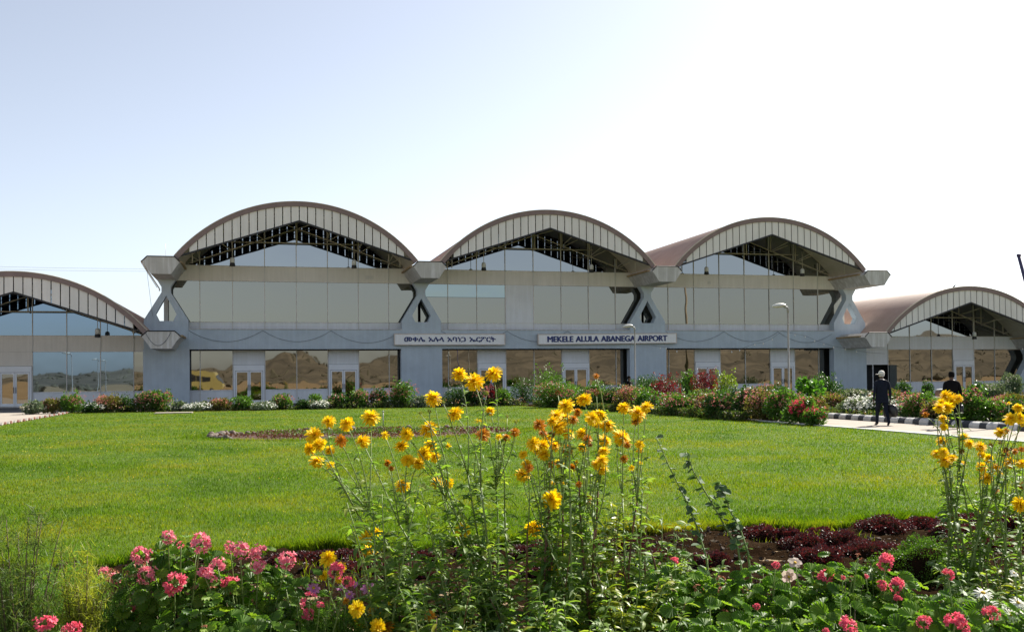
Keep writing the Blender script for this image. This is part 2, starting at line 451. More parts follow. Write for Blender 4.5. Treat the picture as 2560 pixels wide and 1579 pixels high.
def wing_front(c, left):
    c2 = c+.2 if left else c-.36; xs = [c2+(2.13 if left else 2.1)*k for k in range(-3, 4)]
    x0, x1 = c-8.75, c+8.75; edges = [x0]+xs+[x1]
    gable(c, -5.0, 4.80, xs, GL_BLUE if left else GL_GAB)
    for i in range(8):
        ua, ub = edges[i]+.002, edges[i+1]-.002
        pane('spandrel_panel', ua, ub, 3.72, 4.78, BEIGE if left else WHITEP)
        if left and i == 3:
            pane('wall_panel', ua, ub, 2.76, 3.70, BEIGE); door(xs[i-1]+.04, xs[i]-.04, 2.74)
        elif (not left) and i == 5:
            pane('wall_panel', ua, ub, 2.76, 3.70, WHITEP); door(xs[i-1]+.04, xs[i]-.04, 2.74)
        elif (not left) and i == 1:
            pane('wall_panel', ua, ub, 2.50, 3.70, WHITEP)
            # open doorway: dark recess, one leaf standing open
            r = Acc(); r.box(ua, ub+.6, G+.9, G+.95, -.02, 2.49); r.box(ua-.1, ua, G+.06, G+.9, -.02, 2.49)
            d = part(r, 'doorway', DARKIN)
            fr = Acc(); fr.box(ua+.62, ua+.68, G-.02, G+.05, 0, 2.45); fr.box(ua, ub, G-.02, G+.05, 2.45, 2.50); part(fr, 'door_frame', DOORF, d)
            lf = Acc(); lf.box(ub+.05, ub+.72, G-.16, G-.10, .03, 2.42); part(lf, 'door_leaf', surf('dark_door_paint', (.035, .05, .05), None, 3, .5) if 'dark_door_paint' not in MATS else MATS['dark_door_paint'], d)
        else:
            m = GL_BLUE if left else GL_LOW
            if left and i == 7: m = GL_LOW
            if (not left) and i == 2:
                pane('window', ua, ub, 1.0, 2.76, m); pane('window', ua, ub, 2.81, 3.70, m)
            else: pane('window', ua, ub, 1.0, 3.70, m)
            pane('wall_panel', ua, ub, -.02, .96, WHITEP)
    mulls(xs, 0, None, c, -5.0)
    a = Acc(); a.box(x0, x1, G-.05, G-.002, 4.77, 4.81); a.box(x0, x1, G-.05, G-.002, 3.69, 3.73)
    part(a, 'transom', MULL)
    spans = ((x0, xs[2]-.04), (xs[3]+.04, x1)) if left else ((xs[1]+.02, xs[4]-.04), (xs[5]+.04, x1))
    for u0, u1 in spans:
        a = Acc(); a.box(u0, u1, G-.05, G-.002, .96, 1.0); part(a, 'window_sill', DOORF)
    if left:
        a = Acc(); a.box(x0, x1, G-1.0, G-.1, -.05, .08); part(a, 'doorstep', CONC)
wing_front(wings[0], True); wing_front(wings[1], False); wing_front(wings[2], False)

# side walls where the tall hall rises over the wings, and the body behind
for u0 in (cols[0]-.25, cols[3]-.05):
    a = Acc(); a.box(u0, u0+.3, G+.1, D+28, 0, 8.6); part(a, 'side_wall', BEIGE)
a = Acc(); a.box(cols[0]-S, cols[3]+2*S, G+1.6, G+1.8, 0, 3.6); a.box(cols[0]-.2, cols[3]+.2, G+1.6, G+1.8, 3.6, 8.6); part(a, 'inner_wall', DARKIN)

def truss(c, dz):
    a = Acc(); y = G-.35; r = .045
    zb = 9.74+dz
    a.tube([(c-4.6, y, 11.38+dz), (c+4.6, y, 11.38+dz)], r, 5)
    for s_ in (-1, 1):
        a.tube([(c+s_*7.4, y, 9.8+dz), (c, y, 12.42+dz)], r, 5)
        for k in (1, 2, 3):
            x = c+s_*2.2*k; z = 12.42+dz-2.2*k*2.62/7.4
            a.tube([(x-.05, y, z), (x-.05, FP+.3, z+.55)], r*.8, 5)
            a.tube([(x-.05, y, z-.1), (x-.05+s_*.9, y-1.1, z+.35)], r*.7, 5)
            zt = 13.6+dz-RR+sqrt((RR-.35)**2-(2.2*k)**2)
            a.tube([(x-.05, y, z-.05), (x-.05, y, zt)], r, 5)
            a.tube([(x+s_*.35, FP+1.3, zt-.15), (x+s_*.35, FP+1.3, zt-1.25)], r*.8, 5)
    a.tube([(c, y, 11.3+dz), (c, y, 13.2+dz)], r, 5)
    for s_ in (-1, 1): a.tube([(c, y, 12.4+dz), (c+s_*1.6, y-1.5, 12.75+dz)], r*.8, 5)
    part(a, 'truss', STEEL)
for c in bays: truss(c, 0)
for c in wings[:2]: truss(c, -5.0)
# small vents in the top band
a = Acc()
for x0, n_ in ((7.72, 2), (34.8, 1)):
    for k in range(n_):
        for q in range(5): a.box(x0+k*.31, x0+k*.31+.27, G-.03, G-.003, 8.93+q*.05, 8.965+q*.05)
part(a, 'wall_vent', MULL)
a = Acc(); a.tube([(cols[0]-1.12, D-3.6, 9.25), (cols[0]-.42, D-.05, 7.95), (cols[0]-.42, D-.05, 7.8)], .05, 6); a.tube([(cols[0]-1.2, D-3.62, 9.28), (cols[0]-.55, D-.3, 8.0)], .02, 5)
part(a, 'drain_pipe', DOORF)
a = Acc(); a.tube([(cols[0]+.06, D-1, 9.7), (cols[0]+.06, D-1, 10.9)], .012, 4); part(a, 'antenna_rod', MULL)
a = Acc(); a.add([(54.1, FP+.3, 8.42), (54.3, FP+.3, 8.50), (54.52, FP+.3, 8.92), (54.2, FP+.36, 8.60), (54.25, FP+.22, 8.6)], [(0, 1, 2), (0, 2, 3), (1, 3, 2), (0, 4, 2), (4, 1, 2)]); part(a, 'roof_spike', BLACK)

# ------------------------------------------------------------------ signs
SIGNW = surf('sign_board', (.86, .86, .86), (.80, .81, .82), 1.6, .5, streak=.05)
SIGNF = surf('sign_frame', (.60, .52, .46), (.48, .42, .38), 3, .5)
NAVY = surf('navy_lettering', (.010, .028, .16), (.008, .022, .13), 5, .5)
def sign(x0, x1, z0, z1, zr, text, label, tx0, tx1, th, name, bold):
    r = empty(name, (x0, D-.25, z0), label=label, cat='sign')
    a = Acc(); a.box(0, x1-x0, 0, .16, 0, z1-z0); a.build('board', SIGNW, r)
    f = Acc(); w_ = .06; W_, H_ = x1-x0, z1-z0
    f.box(-.02, W_+.02, -.03, .18, -.02, w_-.02); f.box(-.02, W_+.02, -.03, .18, H_-w_+.02, H_+.02); f.box(-.02, w_-.02, -.028, .178, w_-.02, H_-w_+.02); f.box(W_-w_+.02, W_+.02, -.028, .178, w_-.02, H_-w_+.02)
    f.build('sign_frame', SIGNF, r)
    cu = bpy.data.curves.new('lettering', 'FONT'); cu.body = text; cu.size = 1; cu.extrude = .01
    cu.space_word = 1.25
    o = bpy.data.objects.new('lettering', cu); col.objects.link(o)
    bpy.context.view_layer.update()
    me = bpy.data.meshes.new_from_object(o.evaluated_get(bpy.context.evaluated_depsgraph_get()))
    bpy.data.objects.remove(o)
    co = np.zeros(len(me.vertices)*3, np.float32); me.vertices.foreach_get('co', co); co = co.reshape(-1, 3)
    mn, mx = co.min(0), co.max(0)
    q = np.stack([(co[:, 0]-mn[0])/(mx[0]-mn[0])*(tx1-tx0)+tx0-x0, -.012-co[:, 2], (co[:, 1]-mn[1])/(mx[1]-mn[1])*th+((z1-z0)-th)/2], 1)
    fa = [tuple(p.vertices) for p in me.polygons]; a = Acc()
    for k, (dx, dz) in enumerate(((0, 0), (bold, .004), (-bold, -.004), (bold*.5, -bold*.5), (-bold*.5, bold*.5))):      # heavy brush strokes
        a.add(q+np.array([dx, -.0015*k, dz]), fa)
    a.build('lettering', NAVY, r)
    r.rotation_euler = (0, -zr, 0)
sign(9.62, 17.83, 4.10, 4.90, 0, 'መቀሌ አሉላ አባነጋ ኤርፖርት', 'white signboard with dark blue Amharic lettering on the beam above the second hall', 10.35, 17.1, .40, 'airport_sign', .020)
sign(20.38, 31.52, 4.12, 4.88, .009, 'MEKELE ALULA ABANEGA AIRPORT', 'long white signboard reading MEKELE ALULA ABANEGA AIRPORT in blue capitals', 21.12, 30.72, .42, 'airport_sign', .030)

# ------------------------------------------------------------------ things hung on the building
CABLE = surf('dark_cable', (.12, .13, .15), (.08, .085, .10), 3, .6)
BULB = surf('pale_bulb', (.8, .78, .72), (.7, .68, .6), 3, .3)
LAMPW = surf('lamp_white', (.60, .60, .56), (.50, .50, .46), 4, .4)
GALV = surf('galvanised_pole', (.40, .41, .42), (.30, .31, .32), 5, .5, streak=.2)
POLE = surf('pale_painted_pole', (.36, .35, .33), (.26, .25, .24), 5, .55, streak=.15)
def catenary(p, q, sag, n=14):
    p, q = np.array(p, float), np.array(q, float)
    return [p+(q-p)*t-np.array([0, 0, 4*sag*t*(1-t)]) for t in np.linspace(0, 1, n)]
for bi, (c, lb) in enumerate(zip(bays, ('dark rope garland looped along the beam under the first tall hall', 'dark rope garland looped along the beam behind the two signboards', 'dark rope garland looped along the beam under the third tall hall'))):
    a = Acc(); xs = [c-7.35, c-2.4, c+2.3, c+7.1]
    for i in range(3):
        pts = catenary((xs[i], D-.04, 5.12), (xs[i+1], D-.04, 5.12 if i < 2 else 4.95), .78)
        a.tube(pts, .011, 4)
    tag(a.build('rope_garland', CABLE, origin=(xs[0], D-.04, 5.12)), lb, 'garland', 'rope garlands on the facade beam')
a = Acc(); a.tube(catenary((cols[0]-.95, D-3.9, 4.8), (cols[0]+.6, D-3.9, 4.8), .85), .014, 4)
tag(a.build('rope_garland', CABLE, origin=(cols[0]-.95, D-3.9, 4.8)), 'short dark rope loop hung on the low concrete gutter end at the left column', 'garland', 'rope garlands on the facade beam')
def bulbs(pts, label, tail=None):
    r = empty('string_light', pts[0], label=label, cat='string light', group='strings of bulbs before the facade')
    P = [np.array(p) for p in pts]; o = P[0]
    a = Acc(); cp = [p-o+np.array([0, 0, .05]) for p in P]
    if tail is not None: cp = [np.array(tail[0])-o]+cp+[np.array(tail[1])-o]
    a.tube(cp, .01, 4); a.build('wire', CABLE, r)
    for p in P:
        b = Acc(); b.lathe([(.012, .04), (.02, .02), (.05, -.03), (.055, -.07), (.035, -.11), (.005, -.125)], p-o, 8)
        b.build('bulb', BULB, r)
yb = D-1.5
bulbs([(x, yb, z) for x, z in ((40.98, 4.83), (41.88, 4.7), (42.71, 4.36), (43.53, 4.1), (44.39, 3.85), (45.44, 3.69), (46.45, 3.51), (47.45, 3.36))], 'string of pale bulbs sagging past the fourth column to the low wing', ((39.9, yb, 5.1), (49.0, yb, 3.3)))
bulbs([(x, yb, z) for x, z in ((29.62, 3.84), (30.08, 3.80), (30.97, 3.57), (35.53, 3.52), (36.21, 3.63), (37.51, 4.06), (38.23, 4.16), (39.01, 4.48))], 'string of small bulbs drooping below the beam of the third tall hall', ((28.9, yb, 4.0), (39.8, yb, 5.05)))
def floodlight(x, z, label):
    r = empty('hanging_lamp', (x, D-1.2, z), label=label, cat='lamp', group='lamps hung under the roof vaults')
    a = Acc(); a.tube([(0, 0, .2), (0, 0, 1.7)], .022, 5); a.build('rod', STEEL, r)
    a = Acc(); a.lathe([(.05, .34), (.13, .30), (.16, .2), (.16, -.05)], n=12); a.build('lamp_body', LAMPW, r)
    a = Acc(); a.lathe([(.15, -.052), (.17, -.08), (.19, -.26), (.16, -.27)], n=12); a.build('lamp_shade', BLACK, r)
for c, w_ in zip(bays, ('first', 'second', 'third')):
    floodlight(c-4.4, 9.72, 'small round lamp on a rod under the left side of the %s tall arch' % w_)
    floodlight(c+3.85, 9.72, 'small round lamp on a rod under the right side of the %s tall arch' % w_)
floodlight(wings[0]+4.6, 4.85, 'small round lamp on a rod under the low arch of the left wing')
floodlight(wings[1]+2.1, 4.75, 'small round lamp on a rod under the low arch of the right wing')
for dz_, lb in ((0, 'upper thin overhead cable running left from the tall gutter end'), (-.16, 'lower thin overhead cable running left from the tall gutter end')):
    a = Acc(); a.tube(catenary((-34, D-3, 9.6+dz_), (-6.9, D-3, 8.98+dz_), .25), .006, 4)
    tag(a.build('overhead_cable', CABLE, origin=(-6.9, D-3, 8.98)), lb, 'cable', 'overhead cables on the left')
a = Acc(); a.tube(catenary((-6.9, D-3, 9.0), (-6.55, D-2.9, 5.9), .0), .01, 4)
tag(a.build('hanging_cable', CABLE, origin=(-6.9, D-3, 9)), 'thin loose cable hanging down beside the left tall column', 'cable')
# ------------------------------------------------------------------ ground, lawn, paths
def groundm(name, stops, scale, bump=.6, bs=30, rough=.95, s2=None):
    m, t, N, L = _m(name)
    b = N('ShaderNodeBsdfPrincipled'); o = N('ShaderNodeOutputMaterial'); L(b.outputs[0], o.inputs[0])
    b.inputs['Roughness'].default_value = rough; b.inputs['Specular IOR Level'].default_value = .2
    p = pos(N, L); n1 = noise(N, L, scale, 10, .7, p); n2 = noise(N, L, s2 or scale*14, 6, .7, p)
    mx = N('ShaderNodeMath'); mx.operation = 'MULTIPLY_ADD'; L(n2, mx.inputs[0]); mx.inputs[1].default_value = .5; L(n1, mx.inputs[2])
    ad = N('ShaderNodeMath'); ad.operation = 'SUBTRACT'; L(mx.outputs[0], ad.inputs[0]); ad.inputs[1].default_value = .25
    L(ramp(N, L, ad.outputs[0], stops), b.inputs['Base Color'])
    bn = N('ShaderNodeBump'); bn.inputs['Strength'].default_value = bump; bn.inputs['Distance'].default_value = .04
    L(noise(N, L, bs, 8, .7, p), bn.inputs['Height']); L(bn.outputs[0], b.inputs['Normal'])
    return m
DUST = groundm('dry_earth', [(.3, (.20, .14, .075)), (.5, (.28, .20, .11)), (.7, (.34, .26, .15))], .05, s2=.9)
PAVE = groundm('pale_paving', [(.3, (.27, .235, .20)), (.7, (.36, .32, .27))], .8, .2, 20)
SHADED_PAVE = groundm('shaded_apron', [(.3, (.09, .09, .095)), (.7, (.14, .135, .13))], .6, .3, 40)  # grey paving darkened so its colour carries the shade before the building
def soilm(*a_, **k_):
    m = groundm(*a_, **k_)
    for n_ in m.node_tree.nodes:
        if n_.type == 'BSDF_PRINCIPLED': n_.inputs['Specular IOR Level'].default_value = 0
    return m
SOIL = soilm('dark_soil', [(.3, (.010, .0055, .003)), (.5, (.021, .0125, .007)), (.72, (.040, .026, .015))], 2.2, .9, 18)
LAWN = groundm('lawn_base', [(.3, (.04, .08, .006)), (.5, (.065, .115, .008)), (.7, (.10, .13, .015))], .35, .5, 40, s2=3.)
GRASSM = None
def sheet(name, x0, x1, y0, y1, z, mat, **k):
    a = Acc(); a.add([(x0, y0, z), (x1, y0, z), (x1, y1, z), (x0, y1, z)], [(0, 1, 2, 3)])
    return tag(a.build(name, mat), kind='structure', **k)
sheet('ground', -4000, 4000, -4000, 4000, 0, DUST)
sheet('apron', -60, 110, 59.5, D+30, .004, SHADED_PAVE)
sheet('pavement', -60, -9.72, 36, 59.49, .004, PAVE)
LX0, LX1, LY1 = -9.5, 17.4, 59.4
def yedge(x):                               # ragged near edge of the lawn
    return 9.55+.14*np.sin(x*1.7+1)+.09*np.sin(x*4.3)+.05*np.sin(x*11)
# lawn sheet
xs = np.linspace(LX0, LX1, 160); V = [(x, yedge(x), .012) for x in xs]+[(x, LY1, .012) for x in xs]
a = Acc(); a.add(V, [(i, i+1, 160+i+1, 160+i) for i in range(159)]); tag(a.build('lawn', LAWN), kind='structure')
sheet('side_lawn', 24.5, 70, 30, 59.4, .010, LAWN)
# near bed of soil, lumpy
def soil_h(x, y): return .03+.028*np.sin(x*5.1+np.sin(y*3.7)*2)*np.sin(y*6.3+x)+.02*np.sin(x*13+y*9)+.012*np.sin(y*27+x*19)
nx, ny = 220, 120
X, Y = np.meshgrid(np.linspace(-5, 18, nx), np.linspace(2.2, 9.9, ny), indexing='ij')
Z = soil_h(X, Y)+rng.normal(0, .008, X.shape); ed = yedge(X)+.02
Z = np.where(Y > ed-.12, np.minimum(Z, .02), Z); Y2 = np.minimum(Y, ed)
I = (np.arange(nx-1)[:, None]*ny+np.arange(ny-1)[None, :]).ravel(); Fq = np.stack([I, I+ny, I+ny+1, I+1], 1)
a = Acc(); a.V.append(np.stack([X, Y2, Z], 2).reshape(-1, 3)); a.n = nx*ny; a.F.append(Fq.ravel()); a.Fn.append(np.full(len(Fq), 4)); a.mi.append(np.zeros(len(Fq), int)); a.sm.append(np.ones(len(Fq), bool))
tag(a.build('flower_bed_soil', SOIL), kind='structure')
sheet('far_bed_soil', -9.3, 16.3, 55.6, 59.3, .02, SOIL)
a = Acc(); poly = [(17.38, 33), (17.38, 58.5), (14.2, 58.5), (14.4, 57), (15.6, 53), (16.6, 47), (17.0, 41), (17.15, 33)]
a.add([(x, y, .024) for x, y in poly], [tuple(range(8))]); tag(a.build('side_bed_soil', SOIL), kind='structure')
# path with a white edging strip, and the planted strip behind the kerb
sheet('path', 17.56, 20.5, 3, 59.2, .03, PAVE)
EDGEW = surf('white_edging', (.62, .61, .58), (.45, .43, .40), 3, .8, bump=.3)
a = Acc(); a.box(17.41, 17.55, 3, 33, -.01, .05); tag(a.build('path_edging', EDGEW), 'white painted strip edging the path beside the lawn', 'edging')
sheet('kerb_bed_soil', 20.9, 24.3, 6, 59, .02, SOIL)

# kerb: rounded blocks painted by turns
KW = surf('kerb_white', (.62, .61, .58), (.42, .41, .40), 4, .8, bump=.4); KB = surf('kerb_black', (.03, .035, .045), (.05, .05, .055), 4, .7, bump=.4)
def kerb(y, white, k_):
    a = Acc(); hw, h, L_ = .15, .23, (.425 if white else .31)
    prof = [(-hw, 0), (-hw, .11), (-hw*.93, .155), (-hw*.7, .195), (-hw*.3, h), (hw*.5, h), (hw, .19), (hw, 0)]
    V = [(x, yy, z) for yy, s_ in ((0, .93), (.02, 1), (L_-.02, 1), (L_, .93)) for x, z in ((p[0]*s_, p[1]*s_) for p in prof)]
    n = 8; fs = [(j*n+k, j*n+(k+1) % n, (j+1)*n+(k+1) % n, (j+1)*n+k) for j in range(3) for k in range(n)]+[tuple(range(n-1, -1, -1)), tuple(3*n+k for k in range(n))]
    a.add(V, fs)
    o = a.build('kerb_block', KW if white else KB); o.location = (20.72+random.uniform(-.015, .015), y, random.uniform(-.012, .005)); o.rotation_euler = (0, 0, random.uniform(-.03, .03))
    tag(o, ordinal(17-(k_//2) if white is False else 16-(k_//2))+(' whitewashed' if white else ' black painted')+' kerb block in the striped row, counted from its far left end', 'kerb block', ('white' if white else 'black')+' kerb blocks along the path')
for i in range(33): kerb(21.6+i*.38-(.0 if i % 2 else -.055), i % 2 == 1, i)

# hills behind the viewer, mirrored in the glazing
nx, ny = 420, 90
hx = np.linspace(-1400, 1700, nx); hy = np.linspace(-260, -1300, ny)
X, Y = np.meshgrid(hx, hy, indexing='ij')
base = np.interp(X, [-1400, -400, -190, -150, -60, 0, 30, 60, 110, 170, 300, 600, 1700], [18, 14, 8, 12, 10, 14, 24, 14, 18, 30, 35, 36, 36])
ram = np.clip((-Y-260)/440, 0, 1)**1.3
n_ = sum(np.sin(X*f+p1)*np.cos(Y*f*1.3+p2)*a_ for f, a_, p1, p2 in ((.013, .07, 1, 2), (.031, .05, 3, 1), (.083, .035, 2, 5), (.21, .02, 4, 4)))
from mathutils import noise as mn
fr_ = np.array([[mn.fractal(Vector((x*.012, y*.012, 3.)), .9, 2.1, 7) for y in hy] for x in hx])
Z = (base*ram)*(1+n_*.6+.16*fr_)-.5
I = (np.arange(nx-1)[:, None]*ny+np.arange(ny-1)[None, :]).ravel(); Fq = np.stack([I, I+1, I+ny+1, I+ny], 1)
HILL = groundm('brown_hillside', [(.36, (.07, .062, .045)), (.5, (.13, .11, .078)), (.64, (.20, .17, .12))], .02, .8, .25, s2=.12)
a = Acc(); a.V.append(np.stack([X, Y, Z], 2).reshape(-1, 3)); a.n = nx*ny; a.F.append(Fq.ravel()); a.Fn.append(np.full(len(Fq), 4)); a.mi.append(np.zeros(len(Fq), int)); a.sm.append(np.ones(len(Fq), bool))
tag(a.build('hills', HILL), kind='structure')

# thorn scrub dotted over the hillsides
SCRUB = surf('dry_scrub', (.11, .10, .065), (.08, .075, .048), .3, 1)
n = 6500; X = rng.uniform(-520, 900, n); Y = rng.uniform(-1250, -120, n); from bisect import bisect
ix = np.clip(((X-hx[0])/(hx[-1]-hx[0])*(nx-1)).astype(int), 0, nx-1); iy = np.clip(((Y-hy[0])/(hy[-1]-hy[0])*(ny-1)).astype(int), 0, ny-1)
zz = np.where(Y < -262, Z[ix, iy], 0.); s_ = rng.uniform(.6, 2.0, n)
keep = rng.random(n) < .35+.6*(np.sin(X*.02)*np.cos(Y*.017) > 0)
a = Acc(); oc = [(1, 0, 0), (.3, .95, 0), (-.8, .6, 0), (-.8, -.6, 0), (.3, -.95, 0), (0, 0, .9), (0, 0, -.3)]
R = frames(rdir(n), np.tile([0, 0, 1.], (n, 1)), s_); a.inst(oc, [(i, (i+1) % 5, 5) for i in range(5)]+[((i+1) % 5, i, 6) for i in range(5)], R[keep], np.stack([X, Y, zz+.3], 1)[keep])
tag(a.build('hill_scrub', SCRUB), kind='stuff')
# ------------------------------------------------------------------ grass
def grassm():
    m, t, N, L = _m('grass_blades')
    p = pos(N, L, (1, 1, .2)); g = N('ShaderNodeNewGeometry')
    n = noise(N, L, .34, 8, .72, p, .5)
    big = ramp(N, L, n, [(.34, (.056, .118, .005)), (.46, (.094, .168, .008)), (.56, (.148, .196, .012)), (.70, (.215, .20, .030))])
    n2 = noise(N, L, 1.7, 7, .75, p, .6); f2 = ramp(N, L, n2, [(.34, (.72, .80, .8)), (.5, (1, 1, 1)), (.66, (1.28, 1.14, 1.1))])
    mq = N('ShaderNodeMix'); mq.data_type = 'RGBA'; mq.blend_type = 'MULTIPLY'; mq.inputs[0].default_value = 1; L(big, mq.inputs[6]); L(f2, mq.inputs[7]); big = mq.outputs[2]
    rnd = ramp(N, L, g.outputs['Random Per Island'], [(0, (.50, .58, .45)), (.45, (1, 1, 1)), (.93, (1.35, 1.25, 1.1)), (.985, (2.0, 1.3, 1.3))])
    mx = N('ShaderNodeMix'); mx.data_type = 'RGBA'; mx.blend_type = 'MULTIPLY'; mx.inputs[0].default_value = 1; L(big, mx.inputs[6]); L(rnd, mx.inputs[7])
    b = N('ShaderNodeBsdfPrincipled'); b.inputs['Roughness'].default_value = .6; b.inputs['Specular IOR Level'].default_value = .15; L(mx.outputs[2], b.inputs['Base Color'])
    T = N('ShaderNodeBsdfTranslucent'); m2 = N('ShaderNodeMix'); m2.data_type = 'RGBA'; m2.blend_type = 'MULTIPLY'; m2.inputs[0].default_value = 1
    L(mx.outputs[2], m2.inputs[6]); m2.inputs[7].default_value = (1.5, 1.6, .45, 1); L(m2.outputs[2], T.inputs[0])
    ms = N('ShaderNodeMixShader'); ms.inputs[0].default_value = .38; o = N('ShaderNodeOutputMaterial')
    L(b.outputs[0], ms.inputs[1]); L(T.outputs[0], ms.inputs[2]); L(ms.outputs[0], o.inputs[0]); return m
GRASSM = grassm()
blade = [(-.5, 0, 0), (.5, 0, 0), (-.38, 0, .5), (.38, .12, .5), (0, .42, 1)]
bladeF = [(0, 1, 3, 2), (2, 3, 4)]
RBX, RBY, RRX, RRY = 3.2, 30.0, 4.45, 2.5      # stone ringed bed in the lawn
def grass_batch(X, Y, h, wd):
    n = len(X); q = rng.uniform(0, 2*pi, n); le = rng.uniform(.2, 1.2, n)
    c, s_ = np.cos(q), np.sin(q)
    R = np.zeros((n, 3, 3)); R[:, 0, 0] = c*wd; R[:, 1, 0] = s_*wd; R[:, 0, 1] = -s_*h*le; R[:, 1, 1] = c*h*le; R[:, 2, 2] = h
    return R, np.stack([X, Y, np.full(n, .008)], 1)
a = Acc()
def sample_lawn(n, d0, d1):
    d = d0*(d1/d0)**rng.random(n); an = radians(14.4)+rng.uniform(radians(-35), radians(37), n)
    return d*np.sin(an), d*np.cos(an), d
X, Y, d = sample_lawn(720000, 8.8, 64)
ok = (X > LX0) & (X < LX1) & (Y > yedge(X)) & (Y < 56.3) & (((X-RBX)/RRX)**2+((Y-RBY)/RRY)**2 > 1) & ~((X > 13.5) & (Y > 33) & (X > 17.2-(Y-33)*.1))
X, Y, d = X[ok], Y[ok], d[ok]
# tussocky growth: taller in patches, along the near edge and round the stone ring
pn = .5+.25*np.sin(X*1.3+np.sin(Y*.9)*2)+.25*np.sin(Y*1.1+X*.7)
h = rng.uniform(.028, .055, len(X))*(.75+.5*pn)
ed = Y-yedge(X); h = h*(1+1.6*np.exp(-ed/.35)*(rng.random(len(X))))
rg = np.abs(np.sqrt(((X-RBX)/RRX)**2+((Y-RBY)/RRY)**2)-1.12); h = h*(1+1.3*np.exp(-(rg/.10)**2)*(Y < 31))
wd = np.maximum(.0045, d*.00045)*rng.uniform(.7, 1.3, len(X))
R, O = grass_batch(X, Y, h, wd); a.inst(blade, bladeF, R, O)
# overhanging fringe on the near edge
n = 16000; X = rng.uniform(-3.5, 10.5, n); Y = yedge(X)+np.abs(rng.normal(0, .10, n))-.02
R, O = grass_batch(X, Y, rng.uniform(.06, .15, n)*(.6+.6*np.sin(X*2.1)**2), np.full(n, .006)); a.inst(blade, bladeF, R, O)
n = 26000; X = rng.uniform(24.6, 60, n); Y = rng.uniform(34, 59, n)
R, O = grass_batch(X, Y, rng.uniform(.04, .08, n), np.full(n, .03)); a.inst(blade, bladeF, R, O)
tag(a.build('grass', GRASSM), kind='stuff')
# tiny yellow weeds dotted over the turf
a = Acc(); n = 2000; X, Y, d = sample_lawn(n, 9.6, 34); ok = (X > LX0) & (X < LX1) & (Y > yedge(X)+.2) & (((X-RBX)/RRX)**2+((Y-RBY)/RRY)**2 > 1.1) & (X < 16.8); X, Y, d = X[ok], Y[ok], d[ok]
s_ = np.maximum(.005, d*.00038); fr = frames(rdir(len(X), .2), rdir(len(X), 3), s_)
a.inst([(0, -1, 0), (.9, -.2, .1), (.6, .9, 0), (-.6, .9, .1), (-.9, -.2, 0)], [(0, 1, 2, 3, 4)], fr, np.stack([X, Y, rng.uniform(.04, .06, len(X))], 1))
WEED = leafm('yellow_weed_petals', [(.75, .55, .03), (.8, .62, .08), (.72, .35, .05)], .6, .3)
tag(a.build('lawn_weeds', WEED), kind='stuff')

# ------------------------------------------------------------------ stone ringed bed
sheet_soil = groundm('reddish_bed_soil', [(.3, (.05, .028, .022)), (.6, (.10, .055, .042)), (.8, (.13, .09, .06))], 2.5, .8, 22)
a = Acc(); n = 72
a.add([(RBX, RBY, .05)]+[(RBX+RRX*cos(2*pi*k/n), RBY+RRY*sin(2*pi*k/n), .022) for k in range(n)], [(0, 1+k, 1+(k+1) % n) for k in range(n)])
tag(a.build('ring_bed_soil', sheet_soil), kind='structure')
STONE = surf('river_stone', (.14, .105, .08), (.09, .07, .055), 5, .85, bump=.6, bscale=9)
STONE2 = surf('grey_stone', (.10, .09, .08), (.065, .06, .055), 5, .85, bump=.6, bscale=9)
def stone_mesh(seed):
    r = random.Random(seed); a = Acc(); n, m = 10, 6; V = []
    sx, sy, sz = r.uniform(.8, 1.25), r.uniform(.75, 1.1), r.uniform(.6, .85); ph = [r.uniform(0, 6) for _ in range(4)]
    for i in range(m+1):
        t = pi*i/m
        for k in range(n):
            q = 2*pi*k/n; rr = 1+.10*sin(2*q+ph[0])+.08*sin(3*q+ph[1]+t)+.06*cos(3*t+ph[2])
            V.append((rr*sin(t)*cos(q)*sx, rr*sin(t)*sin(q)*sy, rr*cos(t)*sz+.35))
    fs = [(i*n+k, (i+1)*n+k, (i+1)*n+(k+1) % n, i*n+(k+1) % n) for i in range(m) for k in range(n)]
    a.add(V, fs, 0, True); o = a.build('stone', STONE if seed % 3 else STONE2); return o
protos = [stone_mesh(i) for i in range(6)]
used = [False]*6
cnt = 0; ang = 20.
while ang < 212:
    i = random.randrange(6); o = protos[i] if not used[i] else protos[i].copy()
    if used[i]: col.objects.link(o)
    used[i] = True
    big = 1.1 if ang > 150 else 1; r_ = random.uniform(.075, .125)*big
    o.location = (RBX+(RRX+.05)*cos(radians(ang)), RBY+(RRY+.05)*sin(radians(ang)), .0); o.scale = (r_, r_, r_*random.uniform(.8, 1.15)); o.rotation_euler = (0, 0, random.uniform(0, 6))
    cnt += 1; tag(o, ordinal(cnt)+' stone of the ring round the bare lawn bed, counted from its right end', 'stone', 'stones ringing the lawn bed')
    ang += random.uniform(2.6, 4.4)*(.8 if ang > 150 else 1)
for i in range(6):
    if not used[i]: bpy.data.objects.remove(protos[i])
